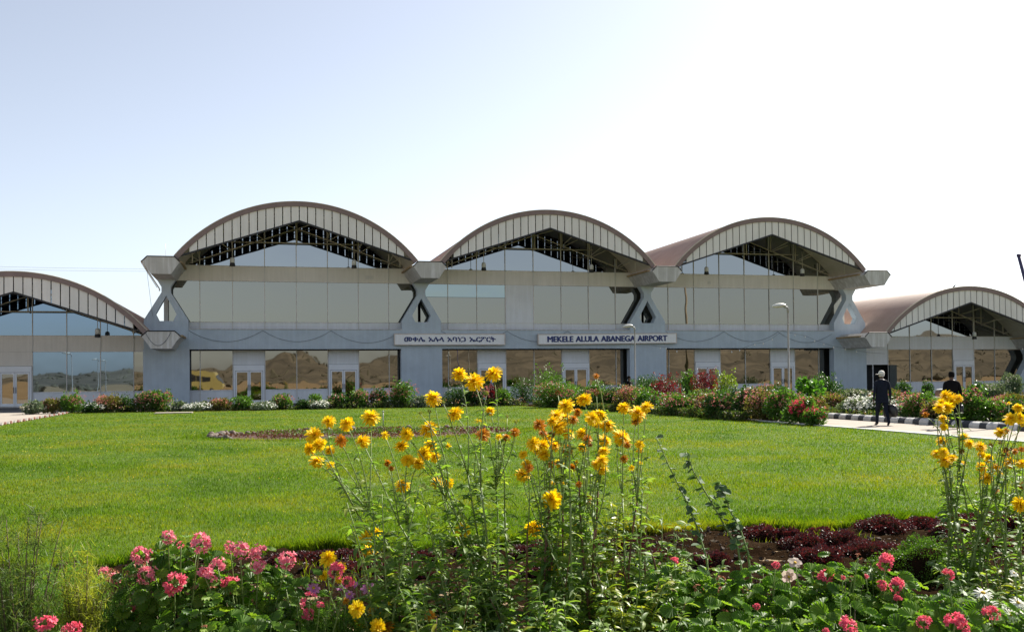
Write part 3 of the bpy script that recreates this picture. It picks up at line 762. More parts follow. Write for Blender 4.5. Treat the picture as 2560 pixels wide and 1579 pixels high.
# sparse red and green ground cover on that bed
def cover(name, label, cat, X, Y, Z, s, mat, up=1.2, **k):
    a = Acc(); n = len(X); a.inst([(-.45, 0, 0), (0, -.15, -.08), (.45, 0, 0), (.25, .8, .1), (0, 1.1, 0), (-.25, .8, .1)], [(0, 1, 4, 5), (1, 2, 3, 4)], frames(rdir(n, up), rdir(n, .3), s), np.stack([X, Y, Z], 1))
    o = a.build(name, mat); return tag(o, label, cat, **k)
REDC = leafm('maroon_leaves', [(.028, .010, .012), (.052, .014, .018), (.045, .024, .020), (.095, .022, .024), (.05, .035, .02)], .5, .22, (1.8, .8, .8), .4)
n = 5200; q = rng.uniform(0, 2*pi, n); r_ = np.sqrt(rng.random(n))*.97
X = RBX+RRX*r_*np.cos(q); Y = RBY+RRY*r_*np.sin(q); ok = np.sin(X*2.1)+np.sin(Y*3+X) > -.5; X, Y = X[ok], Y[ok]
cover('ground_cover', None, None, X, Y, rng.uniform(.03, .10, len(X)), rng.uniform(.03, .06, len(X)), leafm('brown_red_cover', [(.10, .03, .025), (.14, .05, .035), (.08, .05, .02)], .6, .2), kind='stuff')
n = 2600; X = rng.normal(RBX+.2, 1.6, n); Y = rng.normal(RBY+.3, .8, n); ok = ((X-RBX)/RRX)**2+((Y-RBY)/RRY)**2 < .9
cover('weed_cover', None, None, X[ok], Y[ok], rng.uniform(.03, .12, ok.sum()), rng.uniform(.03, .06, ok.sum()), leafm('low_weeds', [(.05, .10, .015), (.09, .15, .02), (.07, .10, .03)], .5, .3), kind='stuff')

# low mixed undergrowth filling the far beds
UG = leafm('undergrowth_leaves', [(.03, .065, .014), (.06, .11, .02), (.10, .12, .03), (.04, .08, .02), (.14, .08, .05)], .5, .3)
n = 11000; X = rng.uniform(-9, 15.5, n); hh = .30+.14*np.sin(X*1.9)+.10*np.sin(X*4.7+2); Y = 57.2+rng.normal(0, .35, n)
X2 = np.interp(rng.random(9000), [0, 1], [32.5, 55]); Xb = 17.2-.0*X2-np.clip((X2-41)*.10, 0, 1.4)-rng.random(9000)*.5; X = np.concatenate([X, Xb, rng.uniform(21.0, 23.2, 8000)]); Y = np.concatenate([Y, X2, rng.uniform(20, 45, 8000)]); hh = np.concatenate([hh, np.full(17000, .32)])
cover('bed_undergrowth', None, None, X, Y, rng.random(len(X))**.8*hh, rng.uniform(.05, .10, len(X)), UG, kind='stuff')
n = 1500; X = rng.uniform(-9, 15.5, n); Y = 56.9+rng.normal(0, .35, n); k = np.sin(X*2.3)+np.sin(X*5.1) > 0
cover('bed_blossoms', None, None, X[k], Y[k], rng.uniform(.2, .48, k.sum()), rng.uniform(.03, .055, k.sum()), leafm('bed_blossom_petals', [(.6, .2, .2), (.7, .35, .3), (.7, .65, .55), (.5, .15, .12)], .6, .3), kind='stuff')

# small things in the lawn
a = Acc(); p = at_z(436, 1033); a.box(-.9, .9, -.55, .55, 0, .07); o = a.build('concrete_cover', PAVE); o.location = (p[0], p[1]-.3, .0); tag(o, 'flat concrete drain cover lying at the far edge of the lawn', 'drain cover')
p = at_z(958, 1068); a = Acc(); a.tube([(0, 0, 0), (0, 0, .52)], .018, 6); a.lathe([(.03, 0), (.035, .03), (.02, .05)], (0, 0, .52), 8); o = a.build('sprinkler_post', GALV); o.location = (p[0], p[1], 0); tag(o, 'thin upright sprinkler pipe standing in the ringed bed', 'sprinkler')
BR = surf('red_brick', (.24, .10, .07), (.16, .07, .05), 6, .9); BW = surf('white_brick', (.40, .37, .33), (.28, .26, .23), 6, .9)
for i in range(34):
    t = i/33; y = 38+t*18.2
    a = Acc(); a.box(-.04, .04, -.07, .07, 0, .10); o = a.build('edging_brick', BR if i % 2 else BW); o.location = (-9.6+random.uniform(-.02, .02), y, -.01); o.rotation_euler = (radians(32), 0, random.uniform(-.15, .15))
    tag(o, ordinal(i//2+1)+(' red' if i % 2 else ' white')+' brick of the toothed edging left of the lawn, counted from the viewer', 'brick', ('red' if i % 2 else 'white')+' edging bricks left of the lawn')

# ------------------------------------------------------------------ lamp posts and poles
def lamp_post(x, y, rz, label, h=4.45, lean=0):
    r = empty('street_lamp', (x, y, 0), rz, label=label, cat='street lamp', group='curved head lamp posts')
    r.rotation_euler = (0, lean, rz)
    a = Acc(); a.tube([(0, 0, 0), (0, 0, .9), (0, 0, .92), (0, 0, h-.25), (0, 0, h-.1)], [.062, .06, .042, .036, .036], 10); a.build('pole', POLE, r)
    a = Acc(); a.tube([(0, 0, h-.22), (0, 0, h-.04), (-.05, 0, h+.0), (-.16, 0, h+.02)], [.045, .05, .05, .045], 8); a.build('bracket', GALV, r)
    # flattened bulbous head
    def shell(z0, z1, up):
        V = []; n, m = 14, 8
        for i in range(m+1):
            t = i/m; x_ = -.12-.56*t; w_ = .145*sin(pi*min(1, .18+t*.82))**.7+.012; hh = (z1-z0)*(sin(pi*min(1, .12+t*.86))**.7)
            for k in range(n+1):
                q = pi*k/n; V.append((x_, w_*cos(q), h+.03+(hh*sin(q)*up)+.05*(1-t)))
        fs = [(i*(n+1)+k, i*(n+1)+k+1, (i+1)*(n+1)+k+1, (i+1)*(n+1)+k) for i in range(m) for k in range(n)]
        return Acc().add(V, fs, 0, True)
    shell(0, .115, 1).build('lamp_head', LAMPW, r)
    shell(0, .075, -1).build('lamp_lens', surf('lens', (.55, .55, .5), (.45, .45, .42), 4, .25) if 'lens' not in MATS else MATS['lens'], r)
def head_xy(px, d): p = at_d(px, 940, d); return p[0], p[1]
x, y = head_xy(1972, 40.7); lamp_post(x, y, radians(-8), 'white lamp post behind the pink flower hedge before the third hall', 4.42, 0)
x, y = head_xy(1588, 54.5); lamp_post(x, y, radians(-8), 'white lamp post standing just before the airport name board', 4.35, 0)
lamp_post(-17.4, 42, 0, 'lamp post mirrored highest in the left wing windows'); lamp_post(-17.8, 23.2, 0, 'lamp post mirrored whole in the middle of the left wing windows'); lamp_post(-19.9, 3, 0, 'lamp post mirrored lowest and smallest in the left wing windows')
WOOD = surf('weathered_wood', (.26, .21, .15), (.17, .13, .09), 4, .85, vec=(1, 1, .1))
a = Acc(); a.tube([(0, 0, 0), (.1, 0, 6), (0, 0, 13)], [.15, .13, .10], 10); o = a.build('utility_pole', WOOD); o.location = (46.3, 42.7, 0); tag(o, 'tall wooden pole mirrored as a dark stripe in the third hall glazing', 'pole')
PURP = surf('dark_violet_pole', (.05, .045, .12), (.04, .035, .09), 3, .5)
p0 = at_d(2547, 640, 32.); p1 = at_d(2572, 735, 32.); dr = (p1-p0)/(p0[2]-p1[2]); p2_ = p0+dr*p0[2]
a = Acc(); a.tube([p2_-p2_, p0-p2_], [.06, .055], 10); a.lathe([(.065, -.02), (.07, .05), (.05, .07)], p0-p2_, 10); o = a.build('leaning_pole', PURP); o.location = p2_; tag(o, 'dark bluish leaning pole top at the right edge of the view', 'pole')

# minibus parked behind the viewer, mirrored in the corner window
YEL = surf('yellow_paint', (.46, .40, .15), (.40, .34, .13), 1.2, .35); TYR = surf('tyre', (.02, .02, .02), None, 4, .8); WGL = surf('dark_window', (.03, .035, .04), None, 3, .12)
r = empty('minibus', (-8.4, -6.5, 0), radians(6), label='yellow minibus seen only as a reflection in the first hall corner window', cat='minibus')
prof = [(-3.0, .45), (3.0, .45), (3.12, .9), (3.05, 1.5), (2.55, 2.55), (2.3, 2.85), (2.0, 2.95), (-2.7, 2.95), (-2.95, 2.8), (-3.05, 2.4), (-3.08, .8)]
a = Acc(); a.prism(prof, -1.05, 1.05); a.build('body', YEL, r)
for k in range(4):
    for sd in (-1, 1):
        y_ = sd*1.053; a = Acc(); a.box(-2.7+k*1.15, -1.65+k*1.15, min(y_, y_+sd*.01), max(y_, y_+sd*.01), 1.55, 2.4); a.build('side_window', WGL, r)
a = Acc(); a.add([(3.07, -.95, 1.55), (3.07, .95, 1.55), (2.62, .9, 2.5), (2.62, -.9, 2.5)], [(0, 1, 2, 3)]); a.build('windscreen', WGL, r)
for x_ in (-2.0, 2.0):
    for sd in (-1, 1):
        a = Acc(); a.tube([(x_, sd*.85, .42), (x_, sd*1.09, .42)], .42, 18); wh = a.build('wheel', TYR, r); a = Acc(); a.tube([(x_, sd*1.085, .42), (x_, sd*1.10, .42)], .22, 14); a.build('rim', LAMPW, wh)
for sd in (-1, 1):
    a = Acc(); a.tube([(3.05, sd*.75, .95), (3.13, sd*.75, .95)], .13, 10); a.build('headlight', LAMPW, r)

# ------------------------------------------------------------------ people
SKIN = surf('brown_skin', (.10, .052, .034), (.075, .04, .026), 8, .6); SUIT = surf('navy_suit', (.010, .014, .026), (.007, .009, .017), 5, .9, spec=.15); BLK = surf('black_cloth', (.0045, .0045, .006), (.003, .003, .004), 5, .9, spec=.15)
SHOE = surf('black_shoe', (.008, .008, .008), None, 5, .3); HAIRG = surf('grey_hair', (.45, .44, .42), (.3, .3, .3), 20, .8); HAIRB = surf('black_hair', (.006, .005, .005), None, 20, .9, spec=.1)
CAPM = surf('pale_cap', (.66, .64, .58), (.55, .53, .48), 6, .8); BAGM = surf('black_leather', (.012, .012, .014), None, 6, .4); BROWN = surf('brown_bundle', (.22, .12, .085), (.16, .09, .06), 6, .7); PAPER = surf('white_paper', (.7, .7, .68), None, 6, .7)
def skin_body(name, nodes, edges, root, parent, mats, assign):
    me = bpy.data.meshes.new(name); ks = list(nodes); idx = {k: i for i, k in enumerate(ks)}
    me.from_pydata([nodes[k][0] for k in ks], [(idx[a], idx[b]) for a, b in edges], []); me.update()
    o = bpy.data.objects.new(name, me); col.objects.link(o)
    o.modifiers.new('skin', 'SKIN'); sv_ = me.skin_vertices[0].data
    for k in ks:
        r = nodes[k][1]; sv_[idx[k]].radius = (r, r) if not isinstance(r, tuple) else r; sv_[idx[k]].use_root = (k == root)
    o.modifiers[0].use_smooth_shade = True
    sb = o.modifiers.new('sub', 'SUBSURF'); sb.levels = 2; sb.render_levels = 2
    bpy.context.view_layer.update()
    m2 = bpy.data.meshes.new_from_object(o.evaluated_get(bpy.context.evaluated_depsgraph_get())); bpy.data.objects.remove(o)
    m2.name = name; m2.materials.clear()
    for m in mats: m2.materials.append(m)
    for p in m2.polygons: p.material_index = assign(p.center); p.use_smooth = True
    o = bpy.data.objects.new(name, m2); col.objects.link(o); o.parent = parent; return o
def person(x, y, rz, label, top, cap, stride=.22, armL=0, armR=0, hs=1., headturn=0., carry=0):
    r = empty('person', (x, y, 0), rz, label=label, cat='person'); r.scale = (hs, hs, hs)
    s = stride
    N_ = {'pel': ((0, 0, .95), (.15, .11)), 'waist': ((0, .01, 1.08), (.145, .10)), 'chest': ((0, .01, 1.28), (.17, .12)), 'up': ((0, 0, 1.40), (.13, .10)), 'neck': ((0, .01, 1.48), .055), 'jaw': ((0, .035, 1.55), (.058, .07)), 'head': ((0, .03, 1.62), (.075, .088)), 'crown': ((0, .02, 1.69), (.058, .07))}
    E_ = [('pel', 'waist'), ('waist', 'chest'), ('chest', 'up'), ('up', 'neck'), ('neck', 'jaw'), ('jaw', 'head'), ('head', 'crown')]
    hx_, hy_ = sin(headturn), cos(headturn)
    N_['nose'] = ((-.098*hx_, .03+.098*hy_, 1.60), .012); E_.append(('head', 'nose'))
    for sd, k in ((-1, 'l'), (1, 'r')):
        N_['ear'+k] = ((sd*.082*hy_, .03-sd*.0*hx_, 1.61), .014); E_.append(('head', 'ear'+k))
        fy = s*sd*-1
        N_['hip'+k] = ((sd*.09, 0, .88), .098); N_['knee'+k] = ((sd*.10, fy*.55+.04, .49), .068)
        N_['ank'+k] = ((sd*.10, fy-.02-(.10 if fy < 0 else 0), .10 if fy > 0 else .16), .045); ay = N_['ank'+k][0][1]
        N_['heel'+k] = ((sd*.10, ay-.03, .045 if fy > 0 else .10), .042); N_['toe'+k] = ((sd*.11, ay+.17, .035), .034)
        E_ += [('pel', 'hip'+k), ('hip'+k, 'knee'+k), ('knee'+k, 'ank'+k), ('ank'+k, 'heel'+k), ('ank'+k, 'toe'+k)]
        sw = (armL if sd < 0 else armR); bend = carry if sd < 0 else 0
        N_['sh'+k] = ((sd*.185, 0, 1.395), .066); N_['el'+k] = ((sd*.235, -.04+sw*.5, 1.12), .048)
        if bend: N_['wr'+k] = ((sd*.24, .20, 1.10), .034); hd = np.array((.3*-sd*0, 1, .05))
        else: N_['wr'+k] = ((sd*.245, .02+sw, .87), .034); hd = np.array((0, .15, -1.))
        hd = hd/np.linalg.norm(hd)
        w0 = np.array(N_['wr'+k][0]); pm = w0+hd*.07
        N_['palm'+k] = (tuple(pm), (.036, .020)); E_ += [('up', 'sh'+k), ('sh'+k, 'el'+k), ('el'+k, 'wr'+k), ('wr'+k, 'palm'+k)]
        side = np.array((0, 1, 0)) if not bend else np.array((1, 0, 0)); side = side-hd*np.dot(side, hd); side /= np.linalg.norm(side)
        inn = np.array((-sd, 0, 0)) if not bend else np.array((0, 0, -1.))
        for fi, (off, ln) in enumerate(((.030, .066), (.010, .076), (-.010, .070), (-.028, .055))):
            a0 = pm+hd*.028+side*off; a1 = a0+hd*ln*.55+inn*.008; a2 = a0+hd*ln*.9+inn*.030
            for j, q in enumerate((a0, a1, a2)): N_['f%d%d%s' % (fi, j, k)] = (tuple(q), (.010, .009, .0075)[j])
            E_ += [('palm'+k, 'f%d0%s' % (fi, k)), ('f%d0%s' % (fi, k), 'f%d1%s' % (fi, k)), ('f%d1%s' % (fi, k), 'f%d2%s' % (fi, k))]
        t0 = w0+hd*.035+side*.034; t1 = t0+hd*.035+side*.018+inn*.012
        N_['t0'+k] = (tuple(t0), .012); N_['t1'+k] = (tuple(t1), .0095); E_ += [('palm'+k, 't0'+k), ('t0'+k, 't1'+k)]
    wr = [np.array(N_['wrl'][0]), np.array(N_['wrr'][0])]
    def asg(c):
        if c.z > 1.475: return 1
        p = np.array(c)
        for w0 in wr:
            if np.linalg.norm(p-w0) < .20 and (p[2] < w0[2]-.015 or (carry and p[1] > w0[1]+.01)) and abs(p[0]) > .19: return 1
        if c.z < .10: return 2
        return 0
    skin_body('body', N_, E_, 'pel', r, [top, SKIN, SHOE], asg)
    # jacket: loose shell from collar to below the hip
    a = Acc(); n = 20; V = []
    pr_ = [(.74, .215, .155), (.88, .205, .150), (1.02, .185, .135), (1.12, .180, .130), (1.25, .200, .140), (1.36, .205, .130), (1.42, .165, .105), (1.465, .085, .075)]
    for z, rx, ry in pr_:
        for k in range(n): q = 2*pi*k/n; V.append((rx*cos(q), ry*sin(q)+.005, z+.01*sin(3*q)))
    m = len(pr_); a.add(V, [(i*n+k, i*n+(k+1) % n, (i+1)*n+(k+1) % n, (i+1)*n+k) for i in range(m-1) for k in range(n)], 0, True)
    a.build('jacket', top, r)
    a = Acc(); a.lathe([(.080, -.09), (.088, -.02), (.086, .03), (.068, .07), (.03, .09), (.004, .095)], (-.0, .012, 1.655), 14, sy=1.12)
    if cap:
        a = Acc(); a.lathe([(.072, -.085), (.084, -.05), (.088, -.01)], (0, -.002, 1.655), 14, sy=1.1); a.build('hair', HAIRG, r)
        a = Acc(); a.lathe([(.094, -.01), (.096, .02), (.086, .07), (.05, .105), (.006, .115)], (0, .012, 1.655), 14, sy=1.15)
        V = []
        for i in range(9):
            q = headturn*1.+radians(-55+110*i/8); u = (-sin(q), cos(q)); V += [(u[0]*.088, .012+u[1]*.098, 1.665), (u[0]*.195*(.86+.14*cos(radians(-55+110*i/8)*1.4)), .012+u[1]*.20, 1.652)]
        a.add(V, [(2*i, 2*i+1, 2*i+3, 2*i+2) for i in range(8)]); a.build('cap', CAPM, r)
        a = Acc(); a.lathe([(.062, -.01), (.066, .025), (.058, .03)], (0, .008, 1.47), 12); a.build('collar', PAPER, r)
    else: a.build('hair', HAIRB, r)
    return r
def bag(x, y, z, label, w_=.30, h_=.30, t_=.12, rz=0):
    r = empty('hand_bag', (x, y, z), rz, label=label, cat='bag')
    a = Acc(); V = []; n = 16
    for zz, s_ in ((-h_, .80), (-h_*.9, .97), (-h_*.4, 1.0), (-h_*.12, .85), (-.0, .5)):
        for k in range(n): q = 2*pi*k/n; V.append((t_/2*s_*np.sign(cos(q))*abs(cos(q))**.6, w_/2*s_*np.sign(sin(q))*abs(sin(q))**.6, zz-.07))
    a.add(V, [(i*n+k, i*n+(k+1) % n, (i+1)*n+(k+1) % n, (i+1)*n+k) for i in range(4) for k in range(n)]+[tuple(range(n-1, -1, -1)), tuple(4*n+k for k in range(n))], 0, True); a.build('bag_body', BAGM, r)
    a = Acc(); a.tube([(0, -.07, -.08), (0, -.055, -.01), (0, 0, .015), (0, .055, -.01), (0, .07, -.08)], .010, 6); a.build('handle', BAGM, r)
m1 = person(19.25, 27.75, radians(-18), 'man in a dark navy suit and pale cap walking up the path with a bag', SUIT, True, .24, .02, -.06, 1.0, 1.4)
q = Matrix.Rotation(radians(-18), 3, 'Z') @ Vector((.245, -.03, .76)); bag(19.25+q.x, 27.75+q.y, q.z, 'black soft bag hanging from the right hand of the man in the cap', .50, .40, .18, radians(20))
m2_ = person(19.95, 25.35, radians(-25), 'bareheaded man in a black jacket behind the tall yellow flowers on the right', BLK, False, .20, 0, -.02, .985, .5, carry=1)
Rm = Matrix.Rotation(radians(-25), 3, 'Z')
q = Rm @ Vector((.245, 0, .80)); bag(19.95+q.x, 25.35+q.y, q.z, 'small black bag in the right hand of the bareheaded man', .30, .26, .12, radians(-25))
q = Rm @ Vector((-.25, .27, 1.10)); r = empty('bundle', (19.95+q.x, 25.35+q.y, q.z), radians(-25), label='brown bundle with a white top carried on the arm of the bareheaded man', cat='bundle')
a = Acc(); a.lathe([(.10, -.13), (.155, -.09), (.165, 0), (.14, .05)], n=14, sy=.8); a.build('wrap', BROWN, r)
a = Acc(); a.lathe([(.14, .051), (.145, .07), (.10, .095), (.02, .10)], n=14, sy=.8); a.build('paper_top', PAPER, r)
p = at_d(1572, 950, 51.); person(p[0], p[1], radians(200), 'dark dressed person half hidden by the flower beds beside the lamp post', BLK, False, .05, 0, 0, .97)
# ------------------------------------------------------------------ foliage materials
LV_D = leafm('dark_green_leaves', [(.022, .055, .014), (.035, .085, .018), (.05, .11, .02), (.03, .07, .02)], .4, .3)
LV_M = leafm('mid_green_leaves', [(.045, .10, .015), (.07, .15, .02), (.10, .19, .03), (.05, .12, .02)], .42, .35)
LV_Y = leafm('yellow_green_leaves', [(.12, .18, .02), (.18, .24, .03), (.08, .15, .02), (.22, .22, .04)], .45, .4)
LV_B = leafm('bright_green_leaves', [(.05, .14, .018), (.08, .19, .025), (.065, .16, .02)], .4, .4)
LV_R = leafm('burgundy_leaves', [(.07, .010, .016), (.13, .016, .022), (.09, .02, .02), (.05, .012, .018)], .4, .35, (2., .8, .8))
LV_G = leafm('grey_green_leaves', [(.10, .14, .09), (.16, .20, .13), (.07, .11, .06)], .6, .2)
LV_O = leafm('olive_bronze_leaves', [(.10, .11, .03), (.16, .13, .04), (.07, .10, .02), (.15, .09, .04)], .5, .35)
FL_P = leafm('salmon_pink_petals', [(.52, .18, .17), (.60, .26, .22), (.45, .12, .14), (.66, .36, .28)], .6, .3, (1.3, 1, 1))
FL_R = leafm('crimson_petals', [(.60, .03, .09), (.68, .08, .14), (.50, .02, .07)], .6, .3, (1.3, 1, 1))
FL_W = leafm('white_petals', [(.80, .80, .74), (.74, .75, .66), (.82, .80, .70)], .6, .25, (1, 1, 1))
FL_C = leafm('cream_petals', [(.62, .56, .36), (.5, .5, .4), (.7, .62, .45)], .6, .25, (1, 1, 1))
STEM = surf('green_stem', (.20, .28, .08), (.14, .20, .05), 9, .6)
STEMR = surf('reddish_stem', (.16, .065, .035), (.10, .04, .025), 9, .6)
STEMB = surf('woody_stem', (.13, .09, .055), (.08, .055, .035), 9, .8)
LEAFQ = [(0, 0, 0), (.42, .45, .10), (0, 1, 0), (-.42, .45, .10), (0, .5, -.06)]
LEAFQF = [(0, 1, 4), (1, 2, 4), (2, 3, 4), (3, 0, 4)]
LEAF2 = [(0, 0, 0), (.40, .5, .08), (0, 1, -.05), (-.40, .5, .08)]; LEAF2F = [(0, 1, 2, 3)]
def blob_pts(n, w_, d_, h, lumps, shell=.55):
    """points through a lumpy crown, denser toward the outside"""
    L_ = [(rng.uniform(-.6, .6)*w_/2, rng.uniform(-.6, .6)*d_/2, rng.uniform(.35, .68)*h, rng.uniform(.32, .52)) for _ in range(lumps)]
    L_.append((0, 0, .42*h, .62)); i = rng.integers(0, len(L_), n); L_ = np.array(L_)[i]
    u = rdir(n); r = (shell+(1-shell)*rng.random(n))**.6*(1+rng.normal(0, .07, n))
    P = np.stack([L_[:, 0]+u[:, 0]*r*L_[:, 3]*w_*.72, L_[:, 1]+u[:, 1]*r*L_[:, 3]*d_*.72, L_[:, 2]+u[:, 2]*r*L_[:, 3]*h*.85], 1)
    P[:, 2] = np.abs(P[:, 2]); k = P[:, 2] < h*1.12; return P[k], u[k]
def shrub(px, base, w_, h, kind, label, Y=None, n=None):
    """w_, h in metres"""
    p = at_y(px, 940, Y) if Y else at_z(px, base)
    K = {'pink': (LV_M, FL_P, 150, .9), 'pinko': (LV_O, FL_P, 170, .9), 'pinkd': (LV_D, FL_P, 90, .9), 'red': (LV_M, FL_R, 420, .9), 'white': (LV_G, FL_W, 330, .8), 'whited': (LV_D, FL_W, 200, .8),
         'green': (LV_D, None, 0, 1), 'bright': (LV_B, None, 0, 1), 'yellow': (LV_Y, None, 0, 1), 'burg': (LV_R, None, 0, 1), 'mid': (LV_M, None, 0, 1), 'cream': (LV_G, FL_C, 60, .9)}[kind]
    lm, fm, nf, _ = K
    r = empty('flowering_shrub' if fm else 'shrub', (p[0], p[1], 0), rng.uniform(0, 6), label=label, cat='shrub')
    d_ = w_*rng.uniform(.8, 1.05)
    area = w_*h; n = n or int(520+1150*area)
    P, u = blob_pts(n, w_, d_, h, 4+int(w_*2))
    # a few longer shoots break the outline
    sh = Acc(); ns = 9+int(6*w_)
    ends = []
    for _ in range(ns):
        q = rng.uniform(0, 6.28); e = np.array([cos(q)*w_*rng.uniform(.1, .48), sin(q)*d_*rng.uniform(.1, .45), h*rng.uniform(.75, 1.16)])
        sh.tube([(e[0]*.15, e[1]*.15, 0), e*np.array([.55, .55, .5]), e], [.016, .011, .004], 4); ends.append(e)
    sh.build('stems', STEMB, r)
    E2 = np.array(ends); k = 9; Q = np.repeat(E2, k, 0)+rng.normal(0, .045, (len(E2)*k, 3))-np.array([0, 0, 1])*rng.uniform(0, .16, (len(E2)*k, 1))
    P = np.concatenate([P, Q]); u = np.concatenate([u, rdir(len(Q), .5)])
    s_ = rng.uniform(.07, .125, len(P))*(.8 if kind in ('green', 'burg', 'white') else 1)
    if kind == 'bright' and label.startswith('tall'): s_ *= 2.6
    a = Acc(); a.inst(LEAF2, LEAF2F, frames(u*.7+rdir(len(P), .45)*.9, rdir(len(P), .5), s_), P); a.build('foliage', lm, r)
    if fm:
        Qp, uq = blob_pts(int(nf*max(.45, area)*1.5), w_, d_, h, 5, .9); k = Qp[:, 2] > h*.42; Qp, uq = Qp[k]*1.03, uq[k]
        cl = []; m = 5 if kind != 'white' and kind != 'whited' else 2
        Qp = np.repeat(Qp, m, 0)+rng.normal(0, .022, (len(Qp)*m, 3)); uq = np.repeat(uq, m, 0)
        if kind in ('white', 'whited', 'cream'):
            a = Acc(); ax = rdir(len(Qp), .3); a.inst([(cos(t), sin(t), 0) for t in np.linspace(0, 2*pi, 7)[:-1]], [(0, 1, 2, 3, 4, 5)], frames(ax, uq+np.array([0, 0, 1.2])+.3*rdir(len(Qp)), rng.uniform(.026, .044, len(Qp))), Qp)
        else:
            if kind[:4] == 'pink' or kind == 'red': Qp[:, 2] += .02
            a = Acc(); a.inst(LEAF2, LEAF2F, frames(rdir(len(Qp), .4), rdir(len(Qp), .8), rng.uniform(.03, .055, len(Qp))), Qp)
        a.build('blossoms', fm, r)
    return r
m_ = 56/2490
SH = [
 # far row in front of the left wing and first hall: px, None, width px, height px, kind, label
 (82, 26, 44, 'cream', 'pale grassy shrub at the left end of the row before the wing'), (128, 33, 42, 'pinko', 'orange pink shrub, second in the row under the left wing windows'),
 (181, 44, 50, 'pink', 'bushy pink shrub with one tall shoot under the left wing windows'), (232, 22, 44, 'whited', 'low dark clump dotted with white daisies under the left wing windows'),
 (272, 38, 56, 'pinko', 'wide shrub with orange blooms left of the low gutter end'), (312, 36, 40, 'green', 'narrow dark shrub just left of the first blue column'),
 (362, 44, 46, 'pink', 'pink topped shrub before the left half of the first blue column'), (403, 46, 48, 'pink', 'pink topped shrub before the right half of the first blue column'),
 (447, 22, 30, 'cream', 'small silvery plant right of the first blue column'), (490, 19, 54, 'white', 'low mound of white daisies under the first hall corner window'),
 (546, 28, 44, 'pinko', 'low yellowish pink shrub left of the first double door'), (604, 31, 50, 'mid', 'green shrub before the first double door'),
 (664, 19, 66, 'white', 'widest low mound of white daisies right of the first double door'), (704, 34, 50, 'pink', 'pink shrub under the middle windows of the first hall'),
 (757, 22, 30, 'green', 'small dark tuft left of the second double door'), (795, 20, 50, 'white', 'daisy mound just before the second double door'),
 (790, 34, 34, 'mid', 'green bush rising behind the daisy mound at the second double door'), (845, 34, 52, 'pinkd', 'dark green shrub before the second double door'),
 (898, 44, 46, 'pink', 'rounded pink shrub right of the second double door'), (946, 44, 48, 'pinkd', 'dark pink-flecked shrub left of the second blue column'),
 (1000, 60, 62, 'pink', 'tallest pink shrub before the left edge of the second blue column'), (1050, 26, 40, 'cream', 'low greyish plant before the second blue column'),
 (1140, 46, 62, 'green', 'dark shrub behind the highest yellow flowers under the second sign'), (1195, 52, 62, 'pinkd', 'dark shrub with pink flecks below the third double door'),
 (1225, 50, 20, 'burg', 'narrow burgundy shrub before the third double door'), (1258, 40, 40, 'mid', 'light green shrub just right of the third double door'),
]
for px, hp, wp, kd, lb in SH:
    Yr = 57.3-(.8 if hp < 30 else 0)+rng.uniform(-.3, .3)
    shrub(px, None, wp*m_*1.12, hp*m_*1.05, kd, lb, Y=Yr)
def s2(px, base, hp, wp, kd, lb, **k):
    p = at_z(px, base); d = p[0]*sin(YAW)+p[1]*cos(YAW); shrub(px, base, wp*d/2490*1.22, hp*d/2490*.95, kd, lb, **k)
s2(1312, 1012, 66, 62, 'green', 'dense very dark bush before the middle of the second hall', n=2400)
s2(1368, 1008, 92, 78, 'mid', 'tall loose green bush before the middle of the second hall', n=1500)
s2(1388, 1018, 62, 96, 'pink', 'broad pink shrub left of the fourth double door')
s2(1462, 1022, 40, 50, 'red', 'small red flowered shrub below the fourth double door')
s2(1515, 1022, 50, 70, 'pink', 'leafy pink shrub at the far left of the long hedge')
s2(1565, 1028, 62, 66, 'pinko', 'bronze and pink shrub below the airport name board lamp')
s2(1612, 1030, 56, 60, 'mid', 'fresh green shrub below the end of the airport name board')
s2(1640, 1014, 74, 130, 'green', 'clipped rounded dark hedge behind the burgundy bush')
s2(1668, 1027, 92, 72, 'burg', 'round burgundy bush in front of the clipped hedge', n=1700)
s2(1720, 1006, 78, 44, 'mid', 'upright green bush against the left window of the third hall')
s2(1762, 1018, 90, 60, 'burg', 'smaller burgundy bush before the fifth double door', n=1500)
s2(1815, 1014, 84, 60, 'yellow', 'glossy yellow green bush under the third hall windows', n=1300)
s2(1700, 1038, 54, 82, 'pink', 'pink shrub below the round burgundy bush')
s2(1765, 1042, 60, 58, 'pinko', 'bronze shrub with few pink blooms in the middle of the long hedge')
s2(1808, 1047, 66, 78, 'pinkd', 'dark shrub with pink tips below the yellow green bush')
s2(1866, 1048, 76, 66, 'pinkd', 'dark green leafy shrub with a white bloom in the hedge middle')
s2(1915, 1052, 78, 66, 'pinko', 'pink crowned shrub left of the nearer lamp post base')
s2(1958, 1055, 80, 62, 'pink', 'bushy pink shrub standing right before the nearer lamp post')
s2(2005, 1060, 62, 62, 'red', 'crimson flowered shrub at the right end of the long hedge')
s2(2040, 1064, 42, 46, 'red', 'low crimson shrub beside the left end of the pale path')
s2(1425, 1014, 50, 60, 'pinkd', 'dark leafy shrub right of the broad pink one at the hedge start')
s2(1488, 1018, 62, 50, 'mid', 'green shrub with tips above the red flowered one')
s2(1540, 1022, 54, 60, 'pinkd', 'dark shrub at the foot of the farther lamp post')
s2(1592, 1024, 56, 66, 'pink', 'salmon pink shrub beneath the right end of the name board')
s2(1650, 1031, 42, 72, 'pinkd', 'dark pink tipped shrub just left of the round burgundy bush base')
s2(1735, 1034, 56, 62, 'mid', 'tall fresh green shrub between the two burgundy bushes')
s2(1785, 1038, 62, 64, 'pink', 'pink shrub behind the bronze one in the hedge middle')
s2(1840, 1040, 64, 70, 'pink', 'pink shrub below the glossy yellow green bush')
